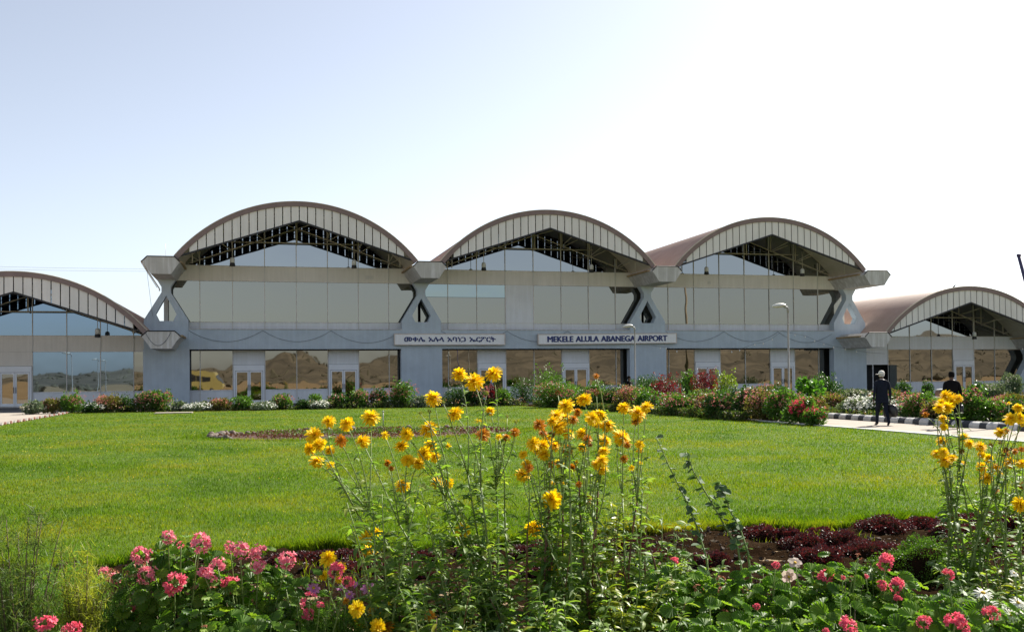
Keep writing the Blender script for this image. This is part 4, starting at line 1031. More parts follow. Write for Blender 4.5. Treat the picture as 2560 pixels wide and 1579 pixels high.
s2(1890, 1042, 70, 66, 'pinko', 'orange tinted shrub behind the pink crowned one')
s2(1940, 1046, 74, 66, 'pinkd', 'tall dark shrub just left of the nearer lamp post')
s2(1990, 1048, 68, 70, 'pink', 'pink shrub just right of the nearer lamp post')
s2(2030, 1052, 60, 60, 'pinko', 'bronze shrub behind the low crimson one by the path')
s2(2385, 1058, 84, 70, 'pinkd', 'dark pink shrub hidden behind the bareheaded man')
s2(2210, 1046, 60, 70, 'whited', 'dark daisy clump behind the man in the cap')
s2(1925, 1003, 44, 70, 'pinkd', 'dark shrub against the sixth double door')
s2(2025, 1022, 68, 60, 'bright', 'tall broad leaved bright green clump behind the crimson shrubs', n=260)
s2(2070, 1012, 76, 60, 'green', 'dark green bush at the foot of the fourth blue column')
s2(2088, 1034, 50, 56, 'pinko', 'orange pink shrub left of the white daisies behind the kerb')
s2(2148, 1044, 54, 84, 'white', 'large daisy mound behind the striped kerb left of the man in the cap')
s2(2262, 1052, 50, 66, 'white', 'daisy clump behind the kerb right of the man in the cap')
s2(2305, 1056, 76, 80, 'pink', 'tall pink shrub behind the kerb between the two walking men')
s2(2345, 1062, 58, 60, 'pinko', 'loose pink shrub just left of the bareheaded man')
s2(2425, 1066, 92, 76, 'pink', 'tall pink shrub just right of the bareheaded man')
s2(2492, 1066, 68, 80, 'pink', 'dense pink shrub behind the kerb before the right lawn')
s2(2556, 1068, 66, 70, 'pinkd', 'pink shrub behind the kerb at the right edge of the view')
s2(2130, 992, 20, 90, 'cream', 'low pale plants at the foot of the fourth blue column right side')
s2(2215, 1006, 36, 60, 'pinko', 'yellowish shrub behind the daisies before the open doorway')
s2(2262, 1000, 46, 30, 'green', 'small dark potted bush under the right wing window left pane')
s2(2318, 1000, 46, 28, 'green', 'small dark bush under the right wing window middle pane')
s2(2480, 996, 40, 90, 'cream', 'long low shrub with pale blooms beyond the right lawn')
s2(2440, 998, 44, 36, 'green', 'dark bush at the foot of the right wing double door')
s2(2530, 995, 60, 46, 'cream', 'pale tufted shrub at the foot of the far right column')
s2(2525, 1010, 26, 80, 'pinko', 'low reddish shrub on the edge of the right lawn')

# ------------------------------------------------------------------ near flowers
def petal(n, w_, cup=.15, tip=.35, twist=0):
    """strap petal along +y, length 1"""
    V = []; F_ = []
    for i in range(n+1):
        t = i/n; ww = w_*(.45+.55*sin(pi*min(.92, t*.9+.12)))*(1 if t < .9 else tip/.6)
        V += [(-ww, t, -cup*t*t), (0, t, -cup*t*t-.03), (ww, t, -cup*t*t)]
    for i in range(n): b = 3*i; F_ += [(b, b+1, b+4, b+3), (b+1, b+2, b+5, b+4)]
    return V, F_
GOLD = leafm('golden_petals', [(.86, .61, .008), (.88, .69, .018), (.85, .54, .006), (.92, .77, .03)], .6, .4, (1.05, 1.1, .6), .2)
GOLDO = leafm('faded_orange_petals', [(.62, .28, .012), (.50, .20, .015), (.70, .38, .02), (.30, .13, .02)], .6, .3, (1.1, .9, .6), .3)
SEED = leafm('brown_seed_scales', [(.16, .07, .02), (.22, .11, .03), (.10, .05, .02)], .8, .1)
BUDG = leafm('green_bud_scales', [(.20, .22, .04), (.30, .30, .05), (.14, .18, .03)], .6, .2)
def gold_mesh(seed, kind):
    """ragged double daisy, radius about 1, facing +z"""
    g = np.random.default_rng(seed); a = Acc(); V, F_ = petal(3, .19 if kind != 1 else .15, .30, .55)
    def ring(n, elev, ln, z, jit):
        q = np.linspace(0, 2*pi, n, endpoint=False)+g.uniform(0, 1)+g.normal(0, .12, n); e = radians(elev)+g.normal(0, jit, n)
        ax = np.stack([np.cos(q)*np.cos(e), np.sin(q)*np.cos(e), np.sin(e)], 1)
        nn = np.stack([-np.cos(q)*np.sin(e), -np.sin(q)*np.sin(e), np.cos(e)], 1)+g.normal(0, .25, (n, 3))
        l = ln*g.uniform(.82, 1.12, n); O = np.zeros((n, 3)); O[:, 2] = z; O[:, :2] = ax[:, :2]*.06
        a.inst(V, F_, frames(ax, nn, l), O)
    if kind in (0, 1):
        ring(15, -46, .80, 0, .12); ring(18, -16, .88, .03, .12); ring(19, 10, .90, .07, .13); ring(17, 34, .84, .10, .13); ring(13, 57, .74, .12, .13); ring(8, 78, .62, .12, .1)
    elif kind == 2:        # half open, small
        ring(12, 10, .8, 0, .2); ring(10, 40, .75, .05, .2); ring(8, 65, .6, .08, .15)
    o = a.build('flower_head', GOLD if kind != 1 else GOLDO)
    return o
def ball_mesh(mat, n=46):
    a = Acc(); u = rdir(n); V, F_ = petal(2, .22); a.inst(V, F_, frames(u, rdir(n), np.full(n, .62)), u*.30); return a.build('flower_head', mat)
GM = {0: [gold_mesh(s, 0) for s in (1, 2, 3, 4)], 1: [gold_mesh(s, 1) for s in (5, 6)], 2: [gold_mesh(s, 2) for s in (7, 8)], 3: [ball_mesh(SEED)], 4: [ball_mesh(BUDG)]}
PROTO = [o for l in GM.values() for o in l]
def head(kind, P, axis, R, parent, name='flower_head', GMx=None):
    src = random.choice((GMx or GM)[kind]); o = bpy.data.objects.new(name, src.data); col.objects.link(o)
    qt = Vector(axis).to_track_quat('Z', 'Y'); o.rotation_mode = 'QUATERNION'; o.rotation_quaternion = qt @ Matrix.Rotation(random.uniform(0, 6.28), 3, 'Z').to_quaternion()
    o.location = P; o.scale = (R*random.uniform(.93, 1.07), R*random.uniform(.93, 1.07), R*random.uniform(.85, 1.1)); o.parent = parent; return o
# long pointed leaf with a fold, drooping tip
LANCE = []; LANCEF = []
for i in range(5):
    t = i/4; ww = .17*sin(pi*min(.97, t*.85+.13))**.9*(1 if i < 4 else 0.02); zz = .10*sin(pi*t)-.28*t*t
    LANCE += [(-ww, t, zz+.05), (0, t, zz), (ww, t, zz+.05)]
for i in range(4): b = 3*i; LANCEF += [(b, b+1, b+4, b+3), (b+1, b+2, b+5, b+4)]
# three lobed leaf
LOBE = [(0, 0, 0), (.10, .30, .03), (.34, .55, -.04), (.12, .55, .02), (.13, .75, 0), (0, 1, -.18), (-.13, .75, 0), (-.12, .55, .02), (-.34, .55, -.04), (-.10, .30, .03)]
LOBEF = [(0, 1, 9), (1, 2, 3), (1, 3, 7, 9), (7, 8, 9), (3, 4, 6, 7), (4, 5, 6)]
def bez(p, c, q, n=8): p, c, q = map(np.array, (p, c, q)); return [p*(1-t)**2+c*2*t*(1-t)+q*t*t for t in np.linspace(0, 1, n)]
LF_G = leafm('coneflower_leaves', [(.085, .16, .024), (.13, .22, .035), (.18, .28, .045), (.09, .17, .05), (.28, .33, .055)], .52, .48)
def leaves_on(acc, pts, step, s0, s1, mi=0, droop=.1, skip=0., prob=1.):
    P = np.array(pts); seg = np.linalg.norm(np.diff(P, axis=0), axis=1); L_ = seg.sum(); n = int(L_/step)
    if n < 1: return
    c = np.concatenate([[0], np.cumsum(seg)]); t = np.sort(rng.uniform(skip*L_, L_, n)); X = np.stack([np.interp(t, c, P[:, i]) for i in range(3)], 1)
    q = rng.uniform(0, 2*pi, n); u = np.stack([np.cos(q), np.sin(q), rng.uniform(-.2, .75, n)-droop], 1)
    nn = np.stack([rng.normal(0, .35, n), rng.normal(0, .35, n), np.ones(n)], 1)
    s_ = rng.uniform(s0, s1, n)*(1.15-.5*t/L_)
    k = rng.random(n) < .55
    sc3 = np.stack([s_*rng.uniform(.6, 1.1, n), s_, s_], 1)
    R = frames(u, nn, sc3)
    acc.inst(LANCE, LANCEF, R[k], X[k], mi, True); acc.inst(LOBE, LOBEF, R[~k], X[~k], mi)
def gold_plant(label, basepx, based, flowers, dep, stems_extra=0, red=False, leafy=1., top_leaf=.0):
    """flowers: (px, py, diameter px, kind)"""
    b = at_d(basepx, 940, based); B = np.array([b[0], b[1], .0])
    r = empty('golden_coneflower', B, label=label, cat='flower plant', group='tall golden coneflowers in the near bed')
    pts = []
    for px, py, dm, kd in flowers:
        d = dep+rng.uniform(-.32, .32); P = at_d(px, py, d); pts.append((P, dm/2*d/2490*1.25, kd))
    A = np.array([p[0] for p in pts]); n = len(A); K = max(2, int(round(n/3.0)))
    cen = A[rng.permutation(n)[:K]]
    for _ in range(12):
        lab = np.argmin(((A[:, None]-cen[None])**2).sum(2), 1)
        cen = np.array([A[lab == k].mean(0) if (lab == k).any() else cen[k] for k in range(K)])
    st = Acc(); lf = Acc()
    for k in range(K):
        idx = np.where(lab == k)[0]
        if not len(idx): continue
        c = cen[k]; q = rng.uniform(0, 6.28); b0 = B+np.array([rng.normal(0, .09), rng.normal(0, .09), 0])
        lo = A[idx][:, 2].min(); J = b0+(c-b0)*.70; J[2] = max(.25, min(J[2], lo-.10))
        mid = b0+(J-b0)*.5; mid[:2] = b0[:2]+(J[:2]-b0[:2])*.30+rng.normal(0, .06, 2)
        ms = bez(b0, mid, J, 9); st.tube(ms, list(np.linspace(.0085, .0048, 9)), 6, 1 if (red and k % 2 == 0) else 0)
        leaves_on(lf, ms, .015/leafy, .07, .15)
        for i in idx:
            P, R_, kd = pts[i]; tdir = (P-J); cc = J+tdir*.5+np.array([0, 0, .05])+rng.normal(0, .04, 3)
            br = bez(J, cc, P-np.array([0, 0, .01]), 7); st.tube(br, list(np.linspace(.0042, .0022, 7)), 5)
            leaves_on(lf, br[:6], .026/leafy, .035, .085)
            t = br[-1]-br[-2]; t /= np.linalg.norm(t); ax = t*.75+rdir(1, .3)[0]*.55+np.array([-.1, -.45, .25]); head(kd, P-B, ax/np.linalg.norm(ax), R_, r)
    for _ in range(stems_extra):
        e = B+np.array([rng.normal(0, .24), rng.normal(0, .2), rng.uniform(.45, 1.15)]); c = B+(e-B)*np.array([.3, .3, .6]); ms = bez(B+rng.normal(0, .06, 3)*np.array([1, 1, 0]), c, e, 8)
        st.tube(ms, list(np.linspace(.007, .002, 8)), 5, 1 if (red and rng.random() < .4) else 0); leaves_on(lf, ms, .016/leafy, .07, .14)
    for a_ in (st, lf): a_.V = [v-B for v in a_.V]
    st.build('stems', [STEM, STEMR], r); lf.build('foliage', LF_G, r); return r
# photo crops used to note the flower heads: (origin x, origin y, scale)
def fl(ox, oy, s_, L_): return [(ox+x/s_, oy+y/s_, d/s_, k) for x, y, d, k in L_]
A1 = fl(700, 900, 2.2267, [(270, 342, 75, 0), (373, 355, 75, 0), (505, 318, 90, 0), (190, 420, 88, 0), (217, 470, 80, 0), (168, 492, 70, 0), (340, 450, 65, 1), (460, 453, 75, 0), (278, 502, 55, 0), (207, 563, 80, 0), (282, 585, 50, 2), (587, 417, 52, 2), (600, 573, 40, 1), (620, 600, 34, 1), (680, 697, 76, 0), (712, 557, 65, 0), (768, 575, 70, 0), (545, 955, 50, 2), (478, 983, 62, 0), (497, 1063, 80, 0)])
A2 = fl(700, 900, 2.2267, [(998, 80, 80, 0), (1082, 120, 98, 0), (1190, 76, 90, 0), (853, 213, 84, 0), (975, 297, 80, 0), (1170, 282, 55, 0), (705, 411, 68, 0), (675, 478, 72, 0), (828, 383, 88, 0), (938, 477, 42, 2), (1108, 338, 50, 2), (1130, 415, 72, 1), (840, 475, 65, 0), (805, 520, 80, 0), (865, 540, 55, 0), (873, 683, 66, 0), (936, 683, 62, 0), (1015, 950, 82, 0), (1308, 400, 56, 1), (1260, 430, 45, 1), (1220, 428, 42, 2), (782, 293, 22, 4), (832, 285, 22, 4), (910, 233, 22, 4), (1150, 182, 24, 4), (1265, 312, 20, 4), (1315, 342, 22, 4)])
A3 = fl(1200, 900, 2.2267, [(482, 255, 78, 0), (425, 310, 68, 0), (470, 325, 70, 0), (440, 370, 92, 0), (543, 290, 50, 1), (520, 330, 55, 1), (330, 360, 62, 1), (350, 405, 46, 1), (398, 415, 42, 3), (493, 410, 62, 0), (297, 465, 72, 0), (350, 475, 70, 0), (415, 475, 62, 0), (355, 525, 72, 0), (487, 500, 62, 1), (240, 525, 46, 0), (262, 580, 60, 0), (240, 640, 76, 0), (272, 600, 50, 1), (405, 685, 32, 2), (470, 685, 34, 2), (440, 575, 50, 0), (400, 580, 42, 1), (400, 775, 100, 0), (303, 935, 94, 0), (408, 1170, 66, 0), (380, 440, 60, 0), (405, 340, 60, 0), (455, 300, 60, 0), (320, 500, 55, 0)])
A4 = fl(1200, 900, 2.2267, [(580, 218, 80, 0), (625, 325, 76, 0), (665, 305, 76, 0), (710, 362, 78, 0), (572, 410, 72, 0), (570, 485, 52, 0), (605, 465, 42, 3), (695, 450, 66, 0), (690, 505, 62, 0), (680, 560, 66, 0), (680, 605, 66, 0), (515, 597, 42, 1), (550, 690, 36, 1), (600, 770, 52, 1), (530, 922, 42, 2), (648, 88, 30, 1), (648, 180, 30, 3), (432, 180, 30, 3), (640, 345, 60, 0), (600, 440, 50, 1), (650, 580, 55, 0), (540, 570, 40, 2)])
A5 = fl(1200, 900, 2.2267, [(800, 265, 66, 0), (878, 295, 85, 0), (927, 262, 66, 0), (868, 338, 52, 1), (787, 430, 92, 0), (820, 470, 42, 1), (888, 470, 45, 0), (888, 500, 38, 0), (802, 548, 42, 1), (845, 598, 36, 2), (895, 573, 26, 2), (770, 470, 30, 4)])
gold_plant('golden coneflower leaning left with its heads farthest left over the lawn', 1130, 5.35, A1, 5.5, 3)
gold_plant('golden coneflower whose three highest heads stand before the second sign column', 1235, 5.5, A2, 5.6, 4)
gold_plant('golden coneflower with the dense cluster left of centre and two low single heads', 1390, 5.35, A3, 5.45, 5, True)
gold_plant('golden coneflower with reddish stalks and a column of crowded heads', 1500, 5.5, A4, 5.6, 4, True, .8)
gold_plant('thin golden coneflower right of the centre with few heads on a bare stalk', 1590, 5.7, A5, 5.8, 4, True, .7)
B1 = fl(2040, 900, 4.715, [(1530, 420, 140, 0), (1610, 465, 145, 0), (1680, 450, 90, 0), (1540, 560, 155, 0), (1450, 560, 125, 0), (1475, 510, 110, 0), (1500, 690, 115, 0), (1510, 785, 85, 0), (1290, 640, 72, 1), (1740, 905, 115, 0), (1480, 955, 115, 0), (1420, 1105, 110, 0), (1500, 1080, 105, 0), (1525, 1185, 135, 0), (1605, 1150, 105, 0), (1810, 985, 110, 0), (1720, 1075, 60, 3)])
B2 = fl(2040, 900, 4.715, [(1940, 1020, 125, 0), (1950, 1110, 105, 0), (2040, 1150, 85, 0), (2385, 560, 115, 0), (2300, 690, 135, 0), (2400, 680, 125, 0), (2440, 740, 90, 0), (2275, 510, 60, 2), (2170, 855, 120, 0), (2240, 830, 85, 1), (2060, 1000, 50, 3), (2170, 965, 45, 3)])+fl(2180, 1000, 3.779, [(1035, 632, 95, 0), (1170, 645, 105, 0), (1205, 690, 60, 0), (1085, 735, 102, 0), (845, 602, 76, 0), (1165, 848, 76, 1), (1260, 755, 30, 3), (1100, 560, 70, 0)])
B3 = fl(2180, 1000, 3.779, [(1300, 592, 104, 0), (1415, 600, 82, 0), (1262, 500, 72, 1), (1350, 482, 60, 1), (1415, 462, 50, 1), (1380, 575, 42, 3), (1420, 808, 70, 1), (1390, 982, 120, 0), (1265, 465, 45, 3), (1308, 462, 35, 3), (1375, 465, 38, 3)])
gold_plant('golden coneflower before the bareheaded man on the right', 2385, 6.3, B1, 6.2, 2, False, .75)
gold_plant('golden coneflower between the right edge cluster and the bareheaded man', 2450, 6.2, B2, 6.2, 3, False, .75)
gold_plant('golden coneflower cut by the right edge of the view', 2560, 6.1, B3, 6.1, 2, False, .8)
C1 = fl(740, 1360, 6.4526, [(520, 230, 235, 0), (720, 380, 170, 0), (450, 500, 150, 0), (690, 560, 120, 0), (980, 1040, 230, 0), (1020, 1210, 180, 0), (1040, 1340, 180, 0), (1270, 1070, 230, 0), (1360, 970, 60, 2), (1490, 965, 100, 2), (800, 910, 110, 1), (1320, 1330, 230, 0), (1460, 1330, 230, 1), (2160, 1150, 160, 1)])
gold_plant('low golden coneflower sprawling at the bottom left of centre', 960, 4.95, C1, 5.0, 7, False, .9)
for l in PROTO: bpy.data.objects.remove(l)

# leafy shoots without flowers filling the front of the bed
def leafy_clump(px, d, h, spread, ns, label, mat=None, step=.015, s0=.07, s1=.13, red=0., name='leafy_plant'):
    b = at_d(px, 940, d); B = np.array([b[0], b[1], 0.]); r = empty(name, B, label=label, cat='plant'); st = Acc(); lf = Acc()
    for _ in range(ns):
        q = rng.uniform(0, 6.28); rr = spread*sqrt(rng.random()); e = np.array([cos(q)*rr, sin(q)*rr*.8, h*rng.uniform(.55, 1.05)]); b0 = e*np.array([.35, .35, 0])+np.array([rng.normal(0, .02), rng.normal(0, .02), 0])
        ms = bez(b0, b0+(e-b0)*np.array([.2, .2, .6]), e, 7); st.tube(ms, list(np.linspace(.006, .0018, 7)), 5, 1 if rng.random() < red else 0); leaves_on(lf, ms, step, s0, s1)
    st.build('stems', [STEM, STEMR], r); lf.build('foliage', mat or LF_G, r); return r
LF_Y = leafm('yellowing_leaves', [(.09, .17, .02), (.18, .25, .03), (.30, .30, .03), (.06, .13, .02)], .4, .4)
for px, d, h, sp, ns, lb, mt in (
    (1010, 5.3, .74, .26, 17, 'narrow leaved green plant at the left foot of the coneflowers', None), (1110, 4.9, .66, .30, 15, 'bushy green plant below the left coneflower stems', None),
    (1185, 5.6, .80, .26, 11, 'upright green plant between the first and second coneflower', None), (1225, 4.7, .54, .30, 13, 'low dark leafy plant at the bottom centre', LV_D),
    (1330, 5.1, .72, .26, 16, 'thin leaved plant around the bare soil gap at the bottom centre', None), (1290, 4.5, .52, .26, 16, 'arching lance leaved plant at the bottom edge centre', LF_Y),
    (1440, 4.8, .60, .26, 11, 'green plant at the foot of the reddish stalks', None), (1490, 5.9, .92, .22, 12, 'yellowing leafy plant behind the reddish stalks', LF_Y),
    (1570, 5.2, .62, .26, 15, 'pale veined leafy plant right of the reddish stalks', LF_Y), (1660, 5.9, .80, .24, 13, 'upright light green plant under the blue green shoots', LF_G),
    (1415, 6.3, .98, .22, 12, 'tall loose green plant behind the central coneflowers', LF_G), (1730, 6.3, .55, .26, 14, 'leafy plant at the lawn edge right of centre', LF_G),
    (2420, 5.8, .52, .26, 12, 'green plant below the right hand coneflowers', LF_G), (2540, 5.6, .62, .26, 14, 'yellow green plant at the lower right edge', LF_Y)):
    leafy_clump(px, d, h, sp, ns, lb, mt, red=.15)

for k_, (px, d, h, sp, ns, lb, mt) in enumerate(((1700, 5.4, .62, .26, 16, 'leafy green plant left of the pale mallow', LF_G), (1620, 4.7, .56, .26, 16, 'lance leaved plant at the bottom edge right of the reddish stalks', LF_G), (1860, 5.9, .40, .22, 12, 'low green plant behind the mallow leaves', LF_Y),
    (2480, 5.2, .62, .26, 16, 'leafy green plant above the white daisies', LF_G), (2550, 4.9, .52, .22, 14, 'leafy plant in the bottom right corner', LV_M), (1060, 4.6, .56, .24, 16, 'yellow green plant at the bottom edge under the left coneflower', LF_Y), (890, 5.2, .36, .2, 12, 'low leafy plant behind the low yellow heads', LF_G))):
    leafy_clump(px, d, h, sp, ns, lb, mt, red=.1)
# arching shoots with round blue green leaves in pairs
RL = [(0, 0, 0), (.36, .22, .05), (.46, .55, .06), (.25, .88, 0), (0, 1, -.10), (-.25, .88, 0), (-.46, .55, .06), (-.36, .22, .05), (0, .5, -.05)]
RLF = [(i, (i+1) % 8, 8) for i in range(8)]
LF_E = leafm('blue_green_leaves', [(.05, .10, .05), (.08, .14, .07), (.07, .13, .045), (.12, .17, .10)], .65, .25)
def arch_shoot(label, pxs, d):
    P = [at_d(x, y, d+k*.05) for k, (x, y) in enumerate(pxs)]; k0 = min(1.2, P[0][2]/(P[1][2]-P[0][2])); B = P[0]+(P[0]-P[1])*k0; B[2] = 0; P = [B]+P
    P = [np.array(p)-B for p in P]; t = np.linspace(0, 1, len(P)); tt = np.linspace(0, 1, 26); Q = [np.array([np.interp(u, t, [p[i] for p in P]) for i in range(3)]) for u in tt]
    r = empty('leafy_shoot', B, label=label, cat='plant', group='arching blue green shoots'); a = Acc(); a.tube(Q, list(np.linspace(.007, .0025, 26)), 6); a.build('stem', STEM, r)
    lf = Acc(); Q = np.array(Q)[5:]; Q = np.repeat(Q, 2, 0)+rng.normal(0, .008, (len(Q)*2, 3)); q = rng.uniform(0, 6.28, len(Q)); u = np.stack([np.cos(q), np.sin(q)*.7, rng.uniform(-.7, .1, len(Q))], 1)
    lf.inst(RL, RLF, frames(u, np.array([0, 0, 1.])+rng.normal(0, .4, (len(Q), 3)), rng.uniform(.036, .062, len(Q))), Q); lf.build('foliage', LF_E, r)
arch_shoot('arching shoot with round leaves, leftmost of the three, rising over the lawn', [(1765, 1390), (1740, 1310), (1715, 1250), (1675, 1170), (1640, 1090)], 5.9)
arch_shoot('arching shoot with round leaves between the other two', [(1845, 1370), (1810, 1310), (1770, 1240), (1735, 1180), (1715, 1130)], 5.9)
arch_shoot('arching shoot with round leaves, rightmost and lowest of the three', [(1870, 1380), (1850, 1320), (1825, 1275), (1810, 1230), (1800, 1205)], 5.9)

# geraniums
def gleaf(n=12):
    V = [(0, .12, 0)]
    for k in range(n*2+1):
        q = radians(-155+310*k/(n*2))+pi/2; rr = .5*(1+.07*cos(k*pi))*(1-.02*(k % 4 == 0)); V.append((rr*cos(q), .42+rr*sin(q)*.92, .09*(k % 2)+.10*(rr)))
    return V, [(0, i, i+1) for i in range(1, n*2+1)]
GL_V, GL_F = gleaf()
LF_GER = leafm('geranium_leaves', [(.06, .13, .014), (.095, .19, .02), (.14, .25, .025), (.055, .12, .02), (.21, .31, .03)], .5, .45)
PK = leafm('pink_geranium_petals', [(.74, .20, .28), (.80, .30, .37), (.68, .15, .24), (.85, .44, .44)], .6, .35, (1.2, 1, 1), .3)
CR = leafm('coral_geranium_petals', [(.72, .10, .18), (.78, .17, .24), (.64, .07, .15), (.84, .30, .32)], .6, .35, (1.2, 1, 1), .3)
DRY = leafm('dried_petals', [(.42, .16, .10), (.5, .22, .12), (.3, .12, .07)], .7, .2, (1, 1, 1))
def umbel(seed, mat, sparse=False):
    g = np.random.default_rng(seed); a = Acc(); n = 28 if not sparse else 12
    u = g.normal(size=(n, 3)); u[:, 2] = np.abs(u[:, 2])*1.1-.25; u /= np.linalg.norm(u, axis=1, keepdims=True)
    V, F_ = petal(2, .30, -.1, .6)
    for i in range(n):
        t = np.cross(u[i], [0.3, .5, .8]); t /= np.linalg.norm(t); b = np.cross(u[i], t); q = np.arange(5)*2*pi/5+g.uniform(0, 6)
        ax = t[None]*np.cos(q)[:, None]+b[None]*np.sin(q)[:, None]+u[i][None]*.45
        a.inst(V, F_, frames(ax, np.repeat(u[i][None], 5, 0), np.full(5, .36)*g.uniform(.85, 1.15, 5)), np.repeat((u[i]*(g.uniform(.5, .95) if not sparse else .9))[None], 5, 0))
    for i in range(0, n, 2): a.tube([(0, 0, -.25), u[i]*.7], [.03, .02], 3, 1)
    return a.build('flower_cluster', [mat, STEM])
UM = {0: [umbel(s, PK) for s in (1, 2, 3)], 1: [umbel(s, CR) for s in (4, 5, 6)], 2: [umbel(9, CR, True)], 3: [umbel(10, DRY, True)]}
UP = [o for l in UM.values() for o in l]
def geranium(label, px, d, w_, h, flowers, n=190, bright=0):
    n = int(n*1.55); h = h*1.12; w_ = w_*1.1
    b = at_d(px, 940, d); B = np.array([b[0], b[1], 0.]); r = empty('geranium', B, label=label, cat='geranium', group='geraniums in the near bed')
    st = Acc(); lf = Acc()
    u = rdir(n, .35); u[:, 2] = np.abs(u[:, 2]); rad = rng.uniform(.45, 1, n)**.5
    P = np.stack([u[:, 0]*rad*w_/2, u[:, 1]*rad*w_*.42, .10+u[:, 2]**.7*rad*(h-.10)*1.05+.04*rng.normal(size=n)], 1)
    s_ = rng.uniform(.055, .095, n); nn = np.stack([u[:, 0]*.6+rng.normal(0, .3, n), u[:, 1]*.6-.25+rng.normal(0, .3, n), np.full(n, .9)], 1)
    q = rng.uniform(0, 6.28, n); ax = np.stack([np.cos(q), np.sin(q), np.zeros(n)], 1)+u*.5; ax -= nn*(ax*nn).sum(1, keepdims=True)/(nn**2).sum(1, keepdims=True)
    lf.inst(GL_V, GL_F, frames(ax, nn, s_), P)
    for i in range(0, n, 4): st.tube(bez((P[i, 0]*.2, P[i, 1]*.2, 0), (P[i, 0]*.6, P[i, 1]*.6, P[i, 2]*.7), P[i], 5), [.006, .005, .004, .003, .002], 4, int(rng.random() < .3))
    for fx, fy, dm, kd in flowers:
        Pf = at_d(fx, fy, d-.22+rng.uniform(-.15, .1)); R_ = dm/2*d/2490*(1.12 if px < 1500 else 1.0); e = Pf-B
        st.tube(bez((e[0]*.4, e[1]*.4, e[2]*.35), (e[0]*.8, e[1]*.8, e[2]*.8), e-np.array([0, 0, R_*.3]), 6), [.005, .0045, .004, .0035, .003, .003], 5); ax_ = rdir(1, 2.5)[0]+np.array([0, -.45, 0]); head(kd, e, ax_, R_, r, 'flower_cluster', UM)
    st.build('stems', [STEM, STEMB], r); lf.build('foliage', LF_GER, r)
g0 = fl(380, 1300, 5.418, [(215, 240, 185, 0), (395, 345, 90, 2), (655, 310, 240, 0), (215+0, 0, 0, 0)][:3])
geranium('pink geranium, its top head highest at left, above broad leaves', 440, 5.2, .62, .70, fl(0, 980, 2.524, [(1060, 918, 84, 0), (1142, 968, 46, 2), (1262, 955, 112, 0), (888, 1025, 112, 0), (888, 1080, 60, 3), (925, 1145, 110, 0), (1100, 1205, 118, 1), (1060, 1215, 60, 1)]), 230)
geranium('pink geranium right of the tallest pink one, with a row of three heads', 620, 5.2, .66, .62, fl(0, 980, 2.524, [(1450, 975, 66, 0), (1515, 1002, 98, 0), (1632, 1008, 90, 0), (1632, 1098, 84, 0), (1810, 1065, 108, 0), (1375, 1100, 92, 0), (1300, 1160, 104, 0), (1455, 1215, 110, 1), (1345, 1262, 70, 3), (1600, 1320, 40, 3)]), 250)
geranium('low geranium with faded pink heads left of the tall pink one', 300, 5.3, .5, .38, fl(0, 980, 2.524, [(655, 1130, 60, 0), (712, 1140, 60, 3), (715, 1180, 76, 0), (800, 1142, 30, 3), (825, 1395, 90, 2)]), 90)
geranium('geranium with bright coral heads in the bottom left corner', 170, 4.6, .5, .42, fl(0, 980, 2.524, [(285, 1465, 120, 1), (465, 1495, 90, 1), (420, 1505, 60, 1)]), 60)
geranium('geranium with loose coral umbels at the lower left of centre', 760, 4.95, .52, .52, fl(740, 1360, 6.4526, [(640, 430, 250, 1), (215, 920, 250, 2), (380, 1010, 150, 2), (190, 1130, 180, 1), (830, 620, 170, 1)]), 140)
geranium('broad leaved geranium without blooms below the pink ones', 520, 4.7, .60, .52, fl(0, 980, 2.524, [(1290, 1480, 30, 3)]), 170)
geranium('large leaved geranium at the bottom below the row of pink heads', 640, 4.6, .46, .46, [], 110)
R8 = lambda L_: fl(1700, 1100, 2.851, L_)
geranium('geranium with one coral head left of the pale mallow', 1700, 5.5, .66, .50, R8([(-40, 860, 60, 1), (290, 1000, 70, 3), (290, 1068, 46, 3), (130, 1060, 70, 3), (455, 1065, 50, 3)]), 230)
geranium('leafy geranium under the pale mallow bloom', 1900, 5.3, .70, .52, R8([(680, 890, 60, 1), (545, 1185, 50, 1), (320, 1220, 46, 3), (640, 1275, 60, 3)]), 260)
geranium('geranium with a coral head left of the green mound', 2080, 5.3, .72, .56, R8([(1040, 990, 125, 1), (1160, 980, 40, 1), (1225, 985, 40, 3), (1270, 830, 50, 3), (1255, 1150, 50, 3)]), 280)
geranium('geranium whose large coral head stands before the green mound', 2190, 5.3, .60, .50, R8([(1460, 870, 120, 1), (1435, 1030, 80, 1), (1540, 1035, 110, 1), (1550, 1130, 60, 1), (1325, 970, 40, 1)]), 220)
geranium('geranium right of the green mound with a small coral head', 2400, 5.0, .60, .42, R8([(1910, 960, 90, 1), (1680, 1200, 50, 3)]), 230)
geranium('geranium with a rounded coral head at the bottom edge', 2110, 4.65, .58, .47, R8([(1190, 1320, 130, 1), (1040, 1362, 50, 1)]), 200)
geranium('geranium with two long coral heads at the bottom edge', 2330, 4.65, .60, .47, R8([(1740, 1300, 110, 1), (1960, 1290, 130, 1), (2020, 1340, 80, 1)]), 210)
geranium('geranium with a coral head among the daisies at lower right', 2500, 4.8, .56, .46, R8([(2215, 1240, 110, 1)]), 130)
geranium('dark leafy geranium at the bottom edge right of centre', 1780, 4.6, .66, .48, [], 230)
geranium('dark leafy geranium at the bottom edge below the mallow', 1950, 4.6, .60, .47, [], 210)
for o in UP: bpy.data.objects.remove(o)

